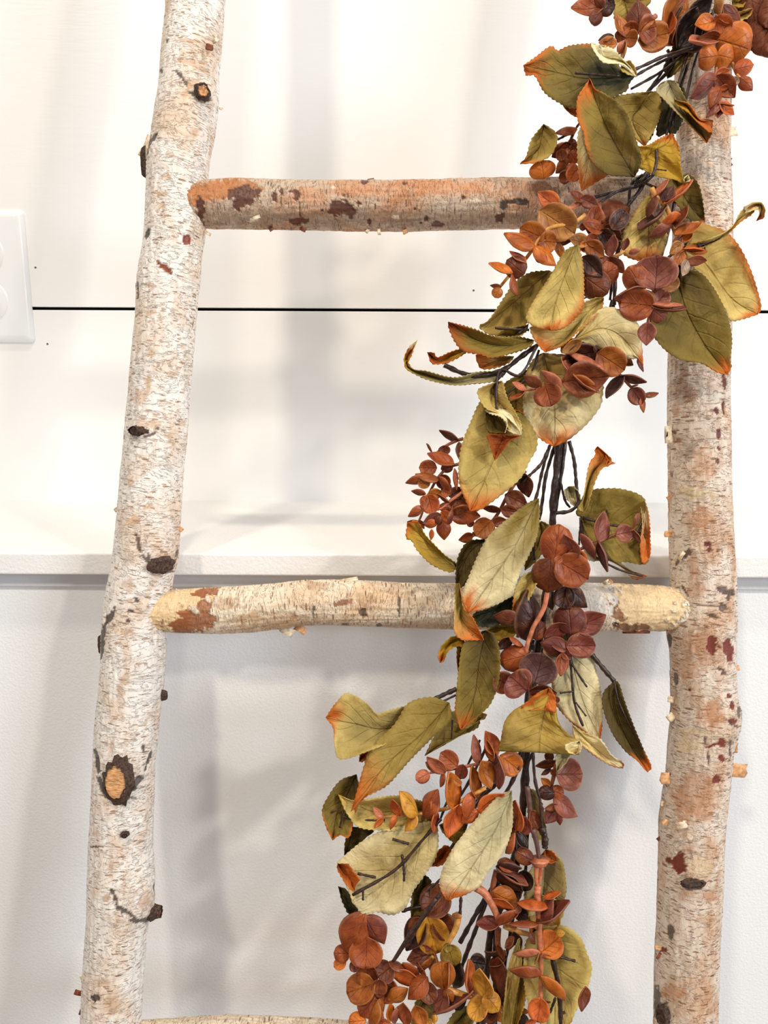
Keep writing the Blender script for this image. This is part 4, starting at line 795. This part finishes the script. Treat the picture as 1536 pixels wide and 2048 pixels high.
# ---- wires of the core bundle
tile(0, 0, 1)
for pts, w_, d_ in [
    ([(1420,-20),(1395,60),(1375,130),(1350,210),(1335,290),(1290,350),(1268,372)], 7, 22),
    ([(1400,-20),(1385,70),(1362,150),(1340,240),(1320,310),(1280,368)], 6, 27),
    ([(1440,-10),(1405,80),(1385,140),(1368,210),(1345,260)], 6, 20),
    ([(1385,95),(1330,112),(1290,130),(1240,152)], 6, 34), ([(1375,100),(1340,115),(1300,135),(1270,152)], 5, 30),
    ([(1365,110),(1320,145),(1262,178)], 5, 26), ([(1340,115),(1320,150),(1290,190)], 5, 24), ([(1335,100),(1345,130),(1300,180)], 6, 23),
    ([(1345,270),(1320,330),(1290,365),(1262,375),(1215,388),(1160,402)], 7, 27),
    ([(1268,372),(1240,380),(1200,405),(1180,420)], 5, 32), ([(1300,340),(1280,380),(1250,420),(1240,470),(1232,530),(1228,610)], 8, 26),
    ([(1285,350),(1262,370),(1255,430),(1238,500),(1225,560),(1220,600)], 6, 22), ([(1270,360),(1310,375),(1330,390),(1350,400)], 5, 30),
    ([(1228,600),(1215,680),(1180,760),(1140,830),(1118,890)], 8, 24), ([(1224,600),(1205,690),(1165,780),(1130,850),(1112,900)], 6, 21),
    ([(1118,880),(1112,950),(1106,1010),(1104,1080),(1095,1160),(1085,1240)], 14, 24), ([(1130,880),(1122,950),(1110,1020),(1102,1090),(1092,1180),(1080,1260)], 9, 21),
    ([(1100,890),(1085,940),(1075,985),(1066,1010)], 6, 26), ([(1110,890),(1092,950),(1085,1000),(1078,1040)], 7, 22), ([(1096,900),(1082,928),(1060,950),(1045,965)], 6, 30),
    ([(1138,882),(1148,920),(1152,960),(1154,985),(1158,1005),(1140,1022),(1112,1026)], 7, 30), ([(1120,960),(1130,1000),(1140,1015)], 5, 26), ([(1158,1010),(1175,985),(1180,950)], 5, 40),
    ([(1080,1080),(1105,1092)], 4, 30), ([(1085,1130),(1060,1150),(1035,1175)], 6, 32), ([(1088,1120),(1068,1140),(1040,1165)], 5, 36), ([(1066,1095),(1068,1120)], 6, 34),
    ([(1160,1035),(1165,1080),(1185,1110),(1240,1140),(1285,1152)], 4, 33), ([(1166,1030),(1160,1060),(1158,1090)], 4, 30), ([(1168,1042),(1190,1070)], 4, 31),
    ([(1165,1035),(1210,1048),(1240,1052)], 5, 37), ([(1210,1040),(1214,1020)], 3, 37), ([(1262,1080),(1285,1042)], 4, 38), ([(1270,1060),(1290,1070)], 3, 38),
    ([(1085,1240),(1072,1320),(1062,1400),(1055,1480),(1050,1560),(1045,1640)], 16, 24), ([(1080,1250),(1085,1330),(1075,1420),(1068,1500)], 8, 20), ([(1065,1280),(1058,1350),(1052,1430)], 10, 28),
    ([(1065,1495),(1070,1560),(1080,1600),(1084,1650),(1087,1690)], 6, 40), ([(1084,1655),(1090,1675),(1090,1695)], 12, 40), ([(1055,1480),(1035,1540),(1010,1590)], 8, 36),
    ([(1045,1500),(1000,1560),(960,1600),(930,1650),(900,1700)], 7, 22), ([(1035,1510),(990,1560),(945,1610),(915,1650)], 5, 24), ([(960,1480),(930,1540),(900,1590),(880,1640)], 5, 22), ([(975,1490),(940,1560),(915,1600)], 6, 20),
    ([(1045,1640),(1035,1720),(1020,1780),(985,1850),(975,1930),(965,2060)], 13, 24), ([(1040,1650),(1020,1740),(1000,1800),(982,1880),(965,1960),(955,2060)], 10, 20), ([(1030,1700),(1010,1790),(992,1860),(990,1960),(990,2060)], 9, 26),
    ([(1000,1760),(975,1790),(945,1840),(920,1885)], 9, 24), ([(1000,1770),(975,1800),(955,1850),(930,1915),(915,1960)], 9, 22), ([(1055,1650),(1050,1750),(1030,1820),(1015,1900),(1005,1960)], 7, 22),
    ([(882,1638),(845,1680),(790,1740),(705,1790)], 6, 49), ([(818,1688),(785,1678)], 5, 49), ([(804,1710),(808,1740),(808,1762)], 5, 49), ([(752,1755),(715,1747)], 5, 49), ([(726,1778),(726,1800)], 4, 49),
    ([(1140,1310),(1145,1370),(1150,1410),(1166,1452)], 5, 37), ([(1144,1328),(1158,1350),(1174,1374)], 4, 38), ([(1146,1383),(1120,1386)], 4, 38), ([(1152,1405),(1172,1432)], 3, 38),
    ([(1180,1305),(1205,1335),(1228,1362)], 9, 34), ([(1228,1362),(1240,1410),(1285,1498)], 4, 38), ([(913,1378),(880,1393),(852,1410)], 9, 42), ([(912,1390),(850,1420),(800,1440)], 4, 43), ([(905,1440),(903,1478)], 3, 33), ([(900,1420),(895,1440)], 3, 33),
    ([(888,730),(930,748),(970,750),(1010,738),(1040,715),(1075,690)], 9, 40), ([(1075,690),(1040,750),(1000,740),(992,800),(1000,830),(1035,868)], 5, 44), ([(1078,700),(1060,750),(1010,790)], 5, 36), ([(1010,742),(994,760),(990,790)], 8, 42),
    ([(990,656),(1020,658),(1058,660)], 5, 44), ([(1036,667),(1055,655)], 4, 44), ([(1150,146),(1190,149),(1240,152)], 4.5, 45), ([(1395,492),(1430,480),(1455,468)], 5, 44), ([(1408,485),(1410,500)], 3, 44), ([(1150,602),(1190,590)], 3, 30),
    ([(1313,300),(1312,330),(1305,352)], 6, 41), ([(1310,338),(1333,341)], 2.5, 41), ([(1390,455),(1380,480),(1330,520)], 5, 28), ([(1350,400),(1335,470),(1322,515)], 6, 27),
    ([(682,1632),(720,1640),(770,1640)], 4, 42), ([(686,1622),(680,1655)], 4, 42), ([(662,1626),(680,1618)], 3, 42), ([(846,1788),(880,1760),(900,1740)], 5, 32), ([(803,1822),(830,1815),(860,1812)], 7, 34), ([(880,1788),(830,1860),(787,1922)], 7, 42),
    ([(922,1795),(920,1830)], 6, 42), ([(1103,1910),(1118,1980),(1122,2060)], 9, 43), ([(1108,1911),(1150,1922)], 5, 43), ([(1111,1996),(1100,2025)], 5, 43), ([(1120,2030),(1130,2024)], 5, 43),
    ([(1035,1920),(1026,1980),(1014,2050)], 9, 33), ([(1088,1455),(1068,1500),(1050,1540)], 5, 30), ([(1065,1300),(1050,1325),(1042,1348)], 6, 44)]:
    wire(pts, w_, d_, name='core_wire' if w_ >= 8 else 'stem')

# ---- top-right russet mass: big velvety leaves, close to the lens
tile(1336, 0, 7.68)
def velvet(Mp, Lp, Rp, d, cup=9): leaf(Mp, Lp, Rp, d, 'rust', 'rust', tip='rust', ta=.1, cup=cup, ser=0, wave=1, name='velvet_petal')
C_['rust2'] = (132, 74, 50)
for a in [([(1250,-200),(1300,100),(1330,420),(1240,760)], [(1050,-100),(1000,260),(1060,600),(1150,800)], [(1600,-100),(1650,200),(1560,560),(1400,800)], 28, -8),
          ([(1700,150),(1550,420),(1500,700),(1560,880)], [(1450,150),(1290,420),(1260,620),(1320,820)], [(1800,300),(1800,600),(1750,860)], 34, -10),
          ([(1800,-60),(1640,60),(1560,250),(1500,430)], [(1560,-120),(1430,60),(1370,240),(1420,380)], [(1850,150),(1800,320),(1700,450)], 37, -9),
          ([(1750,420),(1650,560),(1560,760),(1640,900)], [(1560,430),(1420,640),(1440,850)], [(1850,500),(1850,750),(1800,880)], 39, -9)]:
    leaf(a[0], a[1], a[2], a[3], 'rust2', 'rust2', tip='rust2', ta=.1, cup=a[4], ser=0, wave=1, name='velvet_petal')

# ---- eucalyptus sprigs
tile(1136, 0, 7.68)
sprig([(640,-120),(560,30),(520,110)], 22, 'r', 28, '''
540 90 75 160 210 rb
520 160 370 345 170 br
500 200 720 60 150 db
540 130 400 -60 130 br
560 -60 700 90 120 db''')
sprig([(1350,240),(1080,490),(890,575),(730,650),(650,700)], 30, 'p', 38, '''
1100 620 1520 520 330 ob
1090 480 1060 15 300 br
1080 470 880 400 150 rb
895 580 1060 600 190 ob
890 560 710 270 120 ob
880 570 730 520 110 rb
880 620 880 880 60 gb
870 640 780 830 100 pk
740 680 480 670 140 ob
690 560 480 640 80 db
1090 490 1330 420 320 rb''')
tile(1336, 0, 7.68)
sprig([(300,-60),(100,300),(-100,660)], 20, 'k', 27, '''
150 700 380 150 260 dk
450 720 620 250 240 dk
330 320 640 0 240 dk
220 720 600 520 220 dk
-60 650 170 -80 330 ob
-80 620 60 250 220 rb
60 640 190 360 90 rb
700 600 780 100 200 dk
0 1250 -80 1500 200 bu''')
sprig([(740,-20),(770,200),(780,430),(790,600),(760,720),(745,980),(735,1180),(760,1350),(800,1500),(790,1600)], 26, 'p', 40, '''
860 100 1050 450 140 br
740 -30 770 220 110 gb
780 560 470 560 150 ob
770 640 330 680 90 pk
790 620 1235 760 480 or_
760 860 490 900 270 or_
760 850 985 900 270 or_
700 330 410 400 190 or_
700 330 960 430 220 ro
740 230 940 380 60 pk
740 1180 540 1210 90 rb
740 1160 930 1090 130 ro
735 1190 415 1500 200 bp
760 1180 1010 1480 240 rb
800 1350 680 1640 170 rb
800 1350 920 1330 70 ro
790 1600 590 1770 80 bp
790 1600 760 1810 120 bu
800 1590 980 1770 110 ro
790 1590 1010 1600 16 rb''', 2.0, 0.5)
sprig([(960,900),(1000,1010),(1050,1130),(1110,1200)], 22, 'g', 39, '''
1040 1070 1300 1000 190 ro
1080 1210 950 1300 110 pg
1110 1200 1290 1370 150 rb''')
tile(970, 370, 5.486)
sprig([(1100,160),(1000,220),(870,290)], 34, 'p', 38, '''
1080 180 930 90 70 br
1060 150 1230 220 120 bp''')
sprig([(1100,330),(960,420),(690,480),(540,680),(430,830),(290,970),(170,1110),(130,1160)], 20, 'g', 44, '''
650 590 400 480 200 ob
600 620 770 630 190 ob
800 240 590 100 150 ro
620 290 960 520 290 gb
540 670 245 510 120 or_
550 680 775 850 120 or_
420 970 250 830 190 br
440 850 270 755 50 pk
285 965 45 890 65 or_
290 970 365 1185 55 rb
180 1110 65 1090 40 pk
160 1130 110 1230 95 ob''', 1.5, 0.5)
sprig([(1250,200),(1280,470),(1180,640),(1100,700)], 22, 'r', 33, '''
1300 420 1560 260 300 br
1180 560 1210 240 190 rb
1280 500 1075 440 110 rb
1310 460 1480 600 150 br
1280 500 1380 690 160 db
1070 500 1080 420 60 bu
780 600 930 610 80 br
1130 640 925 590 120 gb
1130 650 1050 710 100 or_
1120 640 1300 780 150 ob
1130 640 1230 570 120 rb
800 650 820 800 80 ob
640 830 550 790 60 br
620 830 750 870 40 pk
1090 1010 1330 1180 250 br
1260 1030 1440 900 190 rb
1080 800 1275 990 180 db
1250 900 1360 800 120 bu
1400 480 1530 300 160 db''')
sprig([(1540,700),(1480,760),(1380,790)], 18, 'g', 40, '''
1380 790 1530 940 100 rb
1385 780 1425 570 100 bp''')
tile(1230, 350, 7.68)
sprig([(560,200),(630,340),(770,470),(850,640),(920,880),(1000,1000),(1050,1150),(1110,1290)], 34, 'g', 38, '''
620 400 600 640 130 pg
780 500 430 860 110 pu
740 400 890 210 150 pu
600 340 830 100 65 pk
600 340 480 620 110 br
790 440 1190 140 80 ro
860 790 560 960 140 bp
640 800 1000 650 110 ro
940 790 1130 510 100 rb
950 920 1300 790 120 or_
1000 1040 1180 930 90 or_
1000 960 920 1090 110 br
1050 1140 860 1250 60 rb
1010 1060 830 1200 150 gb
1080 1150 1380 1210 110 ob
1120 1300 1385 1290 120 pk
1100 1320 1010 1540 110 pg
1030 1180 920 1390 140 ob
1060 1130 1360 1130 40 ro
220 1200 380 1170 80 pk
140 1150 200 990 90 br''', 1.0, 0.5)
tile(1220, 500, 8.533)
sprig([(790,500),(760,640),(740,950),(700,1050),(640,1280)], 40, 'p', 44, '''
880 640 1140 480 260 gb
560 680 330 310 330 rb
560 700 80 770 200 br
700 930 600 690 180 gb
760 950 960 720 250 bp
720 1010 920 1180 270 bp
720 960 180 900 420 rb
740 980 1260 1050 80 br
760 940 1200 980 60 pk
760 655 800 130 560 bp
640 1250 620 1610 240 bp''', 1.0, 0.6)
tile(1010, 670, 4.8)
sprig([(900,260),(730,350),(650,390),(510,450),(330,510),(190,530)], 15, 'p', 42, '''
560 250 880 150 200 db
900 180 1130 330 220 ob
570 450 970 400 270 br
940 320 640 150 45 pk
660 390 530 235 50 pk
665 405 860 565 80 ob
665 395 880 565 40 pk
340 500 185 410 90 br
380 480 440 670 210 rb
520 510 350 370 85 pk
190 530 70 470 45 pk
190 540 70 640 45 rb
720 60 540 150 90 gb
880 100 870 170 30 db''', 1.5, 0.5)
sprig([(1060,340),(1120,400),(1210,500),(1330,590)], 14, 'r', 34, '''
1120 390 1350 425 60 br
1130 400 1000 610 90 pu
1210 500 1280 485 14 br
1215 505 1175 550 14 br
1220 520 1310 655 130 bu
1330 580 1465 545 42 br
1320 600 1345 735 40 rb
1120 220 1215 290 70 br
1280 230 1338 340 26 bu''')
tile(810, 850, 5.486)
sprig([(640,150),(560,175),(430,240),(320,330)], 16, 'r', 30, '''
580 155 400 45 60 br
420 230 440 325 110 br
310 320 230 215 16 br
590 200 590 390 80 br''')
sprig([(600,425),(470,470),(360,580),(270,740),(210,860),(190,960),(150,1060)], 15, 'r', 34, '''
340 470 165 470 140 rb
520 460 400 480 90 bu
400 550 440 690 130 rb
400 680 510 700 100 br
430 600 515 700 50 br
240 590 25 655 80 rb
270 640 145 640 95 ob
520 430 255 345 105 rb
370 590 135 520 70 ob
370 580 480 740 60 rb
220 760 75 740 55 rb
260 770 410 740 100 ob
410 720 490 760 90 rb
220 780 185 910 80 rb
250 770 300 960 165 ro
200 910 55 1010 80 rb
340 750 490 830 30 rb
150 1050 200 1140 45 br
150 1050 30 1050 25 br
540 490 545 700 32 rb''', 1.5, 0.35)
sprig([(640,730),(500,830),(420,900),(360,930)], 16, 'p', 40, '''
500 960 800 980 170 rb
560 790 590 980 180 br
490 780 640 700 110 br
640 720 680 830 80 br
500 910 370 900 90 rb
400 960 500 1070 120 ro
385 990 200 1060 110 bp
350 1090 205 1090 80 ro
420 1060 430 1255 130 rb
290 1150 275 1255 45 ro
520 900 510 1080 40 bu
380 1000 350 1080 60 br''', -3, 0.5)
sprig([(1320,500),(1200,650),(1100,820),(1020,970),(930,1080),(740,1220)], 20, 'r', 28, '''
1290 530 1370 765 140 br
1200 620 1330 560 70 db
1110 770 1330 880 170 br
1180 860 1340 920 120 br
1040 920 860 890 60 br
1060 930 1240 960 120 br
960 1080 1100 1040 100 br
940 1060 790 1210 190 ob
750 1100 690 1060 70 br
740 1210 590 1250 85 rb
740 1180 790 1220 40 br''')
tile(1050, 1020, 5.908)
sprig([(1290,240),(1080,290),(860,380),(660,460),(450,560),(330,600)], 20, 'r', 46, '''
340 600 400 195 300 rb
300 590 270 950 330 br
390 610 720 810 320 rb
590 560 480 290 170 bp
560 480 640 690 210 ro
660 300 790 570 80 bp
870 360 900 35 135 bp
880 390 1000 700 60 pu
1080 290 1255 260 170 bp
1270 220 1370 60 40 br
1290 240 1370 370 50 bp
430 570 350 610 70 rb''', 1.0, 0.6)
tile(960, 1140, 5.486)
sprig([(960,130),(1000,420),(1000,680),(980,800),(930,880)], 18, 'r', 33, '''
780 230 810 430 100 db
560 760 560 270 230 db
620 760 640 560 160 br
950 190 900 410 190 db
970 200 1180 390 160 db
1060 650 1345 500 210 bu
940 600 710 710 130 bu
1000 690 970 400 290 bu
960 880 690 810 180 bu
960 830 1245 830 220 bu
900 920 1000 950 90 bu
900 920 870 1145 115 rb
930 890 790 810 30 bp
340 740 190 850 90 db
440 560 160 530 140 br
330 740 475 815 45 rb''', 1.0, 0.5)
sprig([(740,240),(700,420),(590,620),(560,700),(510,860),(540,1000),(550,1290),(560,1420)], 24, 'p', 42, '''
540 930 230 1010 230 rb
330 1280 160 1180 200 br
560 1320 820 1330 130 bu
820 1400 860 1450 60 bu
600 1230 680 930 330 pu
500 1320 330 1170 290 bu''', 1.0, 1.2)
sprig([(540,440),(460,560),(410,740)], 22, 'r', 36, '''
460 560 380 620 40 br''')
tile(760, 1450, 5.12)
sprig([(1400,270),(1160,370),(1000,400),(850,430),(670,465),(510,490)], 17, 'p', 38, '''
1240 320 1420 460 200 or_
500 495 375 560 110 pk
520 470 460 390 22 br
650 490 605 625 45 rb
660 480 500 320 110 pk
780 420 630 290 150 rb
850 410 820 540 105 bu
1020 380 990 120 70 bp
1190 300 1070 80 130 rb
1160 360 1110 150 70 ob
1040 380 1110 635 130 ob
1200 310 1250 620 110 bp''', 1.5, 0.5)
sprig([(1080,640),(1000,690),(880,750),(700,850),(540,880),(370,920),(200,930),(30,945),(-60,960)], 18, 'g', 46, '''
990 740 910 440 90 ob
1020 880 1250 700 160 ro
1000 880 850 1000 110 ro
950 700 900 960 100 ro
450 930 560 680 150 rb
760 830 670 500 140 or_
800 830 680 1110 150 ro
560 890 560 730 42 or_
560 890 530 1090 50 ro
380 915 240 690 120 go
370 930 250 1070 90 go
200 920 140 760 80 ro
170 930 120 1070 50 ro
30 940 -60 840 60 pk
20 950 -60 1040 45 ro
760 560 830 610 60 ob''', 1.0, 0.5)
tile(1000, 1490, 7.68)
sprig([(870,240),(840,420),(770,700)], 34, 'r', 34, '''
850 250 560 290 100 br
820 190 690 160 120 br
770 360 630 440 60 db
790 380 850 460 80 br
770 620 640 510 100 ob
790 690 970 770 180 rb
850 720 610 740 180 db
880 450 1240 450 390 bp
850 820 1190 1070 230 bp
890 930 710 1170 190 bu
890 1050 910 1225 90 bu
880 930 690 960 90 br''', 1.0, 0.5)
sprig([(420,640),(460,1000),(460,1200),(560,1500),(610,1760)], 34, 'u', 38, '''
470 1020 560 1290 150 br
280 1320 400 1120 260 bu
180 1280 100 1600 120 rb
250 1330 270 870 220 ro''')
tile(940, 1650, 6.982)
sprig([(880,60),(930,250),(965,470)], 34, 'u', 44, '''
880 500 660 390 180 br
780 300 620 100 120 dk
500 380 590 120 90 rb''')
sprig([(965,480),(968,560)], 120, 'p', 46, '''''')
sprig([(925,580),(925,760),(945,860)], 30, 'p', 45, '''''')
sprig([(1000,590),(975,760),(945,860)], 26, 'p', 45, '''''')
sprig([(945,850),(940,1000),(950,1110),(960,1350),(975,1606)], 42, 'p', 46, '''
990 1350 1110 1040 150 bu
1040 1030 1265 970 70 ro
690 1110 600 1190 130 br
690 1080 1110 1080 100 ro
960 1350 1395 1125 150 bu
940 1370 570 1350 55 rb''', 1.5, 0.6)
sprig([(370,640),(320,850),(320,1050),(400,1310)], 36, 'r', 42, '''
380 590 700 640 90 db
400 530 665 560 150 rb
390 620 760 870 90 bp
400 660 720 860 130 db
330 940 650 1080 210 ob
400 1380 105 1400 150 bu
390 1400 660 1230 100 rb
330 1030 600 1130 90 ro
600 1300 700 1180 60 ro''')
sprig([(80,870),(200,950),(300,1100),(400,1320)], 50, 'p', 46, '''''')
sprig([(480,1400),(650,1480),(850,1530)], 40, 'g', 38, '''
500 1380 640 1440 60 ob
560 1100 500 1180 100 dk
700 900 560 1000 160 dk
760 640 760 900 200 dk
640 1200 800 1300 150 dk
620 1500 700 1700 120 db''')
tile(660, 1800, 6.4)
sprig([(450,170),(470,500),(560,900),(600,1250),(700,1587)], 22, 'r', 36, '''
250 690 60 680 170 rb
200 780 60 850 115 or_
320 770 310 915 110 bu
470 490 450 850 350 rb
480 820 470 1080 230 br
460 220 670 570 230 bu
440 190 240 700 350 rb
560 1250 400 1470 230 rb
560 1080 240 1180 290 ob
450 1540 250 1560 170 or_
600 1300 480 1600 150 ob''', 1.5, 0.8)
sprig([(1360,-20),(1230,150),(1000,470),(800,790)], 22, 'k', 44, '''
790 850 620 980 230 br
740 1000 690 1300 270 rb
760 800 980 860 90 br
940 820 1120 1000 80 rb
750 1290 980 1170 150 ob
1120 1020 795 890 130 ro
760 1340 750 1540 80 or_
870 1380 850 1587 90 bp
640 1280 650 1560 130 ob
580 1560 780 1570 100 ro
940 1330 1000 1587 140 rb
1100 1360 1200 1587 170 ob
640 1020 620 1200 170 br
560 1500 660 1420 120 rb
1230 1000 1000 1250 200 rb
1180 1080 1330 1290 180 br''', -5, 0.5)
sprig([(1480,20),(1400,180)], 30, 'p', 33, '''
1500 -100 1200 120 330 br
1200 230 1020 620 240 db
1380 200 1540 460 260 br
1320 680 1010 760 220 br
1200 260 1060 420 200 br
1310 620 1390 950 90 ob
1200 1100 1150 1000 150 br
1130 800 1250 1010 40 rb
1180 600 1300 620 60 bp
1250 230 1370 640 340 go''', 0, 0.6)
sprig([(1330,710),(1200,880)], 30, 'g', 36, '''
1180 900 1330 760 60 ob''')
tile(840, 1780, 6.982)
sprig([(520,330),(530,420),(490,560),(380,760)], 42, 'g', 42, '''
520 330 510 400 110 gb
380 770 470 1040 240 og
360 740 400 860 90 og''')
sprig([(340,1370),(600,1460),(740,1490),(900,1460)], 40, 'g', 48, '''
690 1420 640 990 110 ro
350 1400 260 1700 200 bp
360 1400 450 1570 110 ob
340 1370 300 1030 280 ob
350 1360 440 1040 110 rb
890 1530 720 1780 220 go
860 1540 890 1760 60 ob
720 1440 250 1760 85 bu
920 1480 860 1090 220 go
920 1470 1090 1680 210 go''', 1.0, 0.7)
sprig([(1090,540),(1090,760),(1130,900)], 40, 'r', 32, '''
920 870 1190 950 80 db
980 1060 1210 960 100 br
1100 960 1200 1440 200 br
1000 1650 900 1480 160 ro
860 1560 1080 1650 150 rb
900 1780 1060 1700 150 br
1080 1640 1180 1830 160 ob
1290 640 1220 820 90 br
1100 770 1180 960 80 br
1000 1750 960 1870 130 bu
200 1740 200 1871 80 go
100 1800 140 1900 90 go
700 1000 900 1040 200 dk
520 1000 440 1360 190 dk
480 1650 640 1560 110 dk
760 1250 820 1440 150 br''')
tile(1000, 1780, 7.64)
sprig([(570,0),(575,90),(590,210),(600,520),(610,940),(630,1000),(625,1380),(620,1680)], 40, 'p', 47, '''
860 660 990 660 90 go
640 940 900 720 330 or_
460 660 550 820 90 br
600 970 250 1020 70 pk
650 980 800 1030 55 pk
600 960 550 1130 14 gb
600 1310 185 1280 110 rb
640 1340 950 1710 140 or_
600 1700 480 1700 20 br
650 1690 770 1700 20 br
620 1660 570 1990 260 ro
540 1990 380 2048 70 ro
1300 1490 1220 1810 120 br
210 730 100 890 85 br''', 1.0, 0.6)
tile(1000, 1780, 7.64)
sprig([(100,1900),(300,2000)], 30, 'r', 28, '''
60 1500 100 1900 150 br
300 1860 440 1880 70 ob
330 1900 300 2060 200 dk
40 1700 200 1600 150 db''')

tile(1000, 0, 2.866)
wire([(460,700),(430,740),(390,770),(330,800)], 12, 26); wire([(440,740),(410,790),(395,830)], 9, 26)
sprig([(430,740),(400,820),(385,900),(400,1010)], 8, 'r', 25, """
435 735 325 750 34 rb
400 830 330 850 40 br
395 840 300 900 70 rb
400 850 420 800 40 br
400 870 440 930 60 rb
390 920 330 990 50 ob
380 960 440 990 60 rb
400 1010 340 1020 60 br
410 830 450 860 50 br
250 1020 235 925 120 or_
360 920 345 860 50 br
440 960 400 1040 70 rb""")
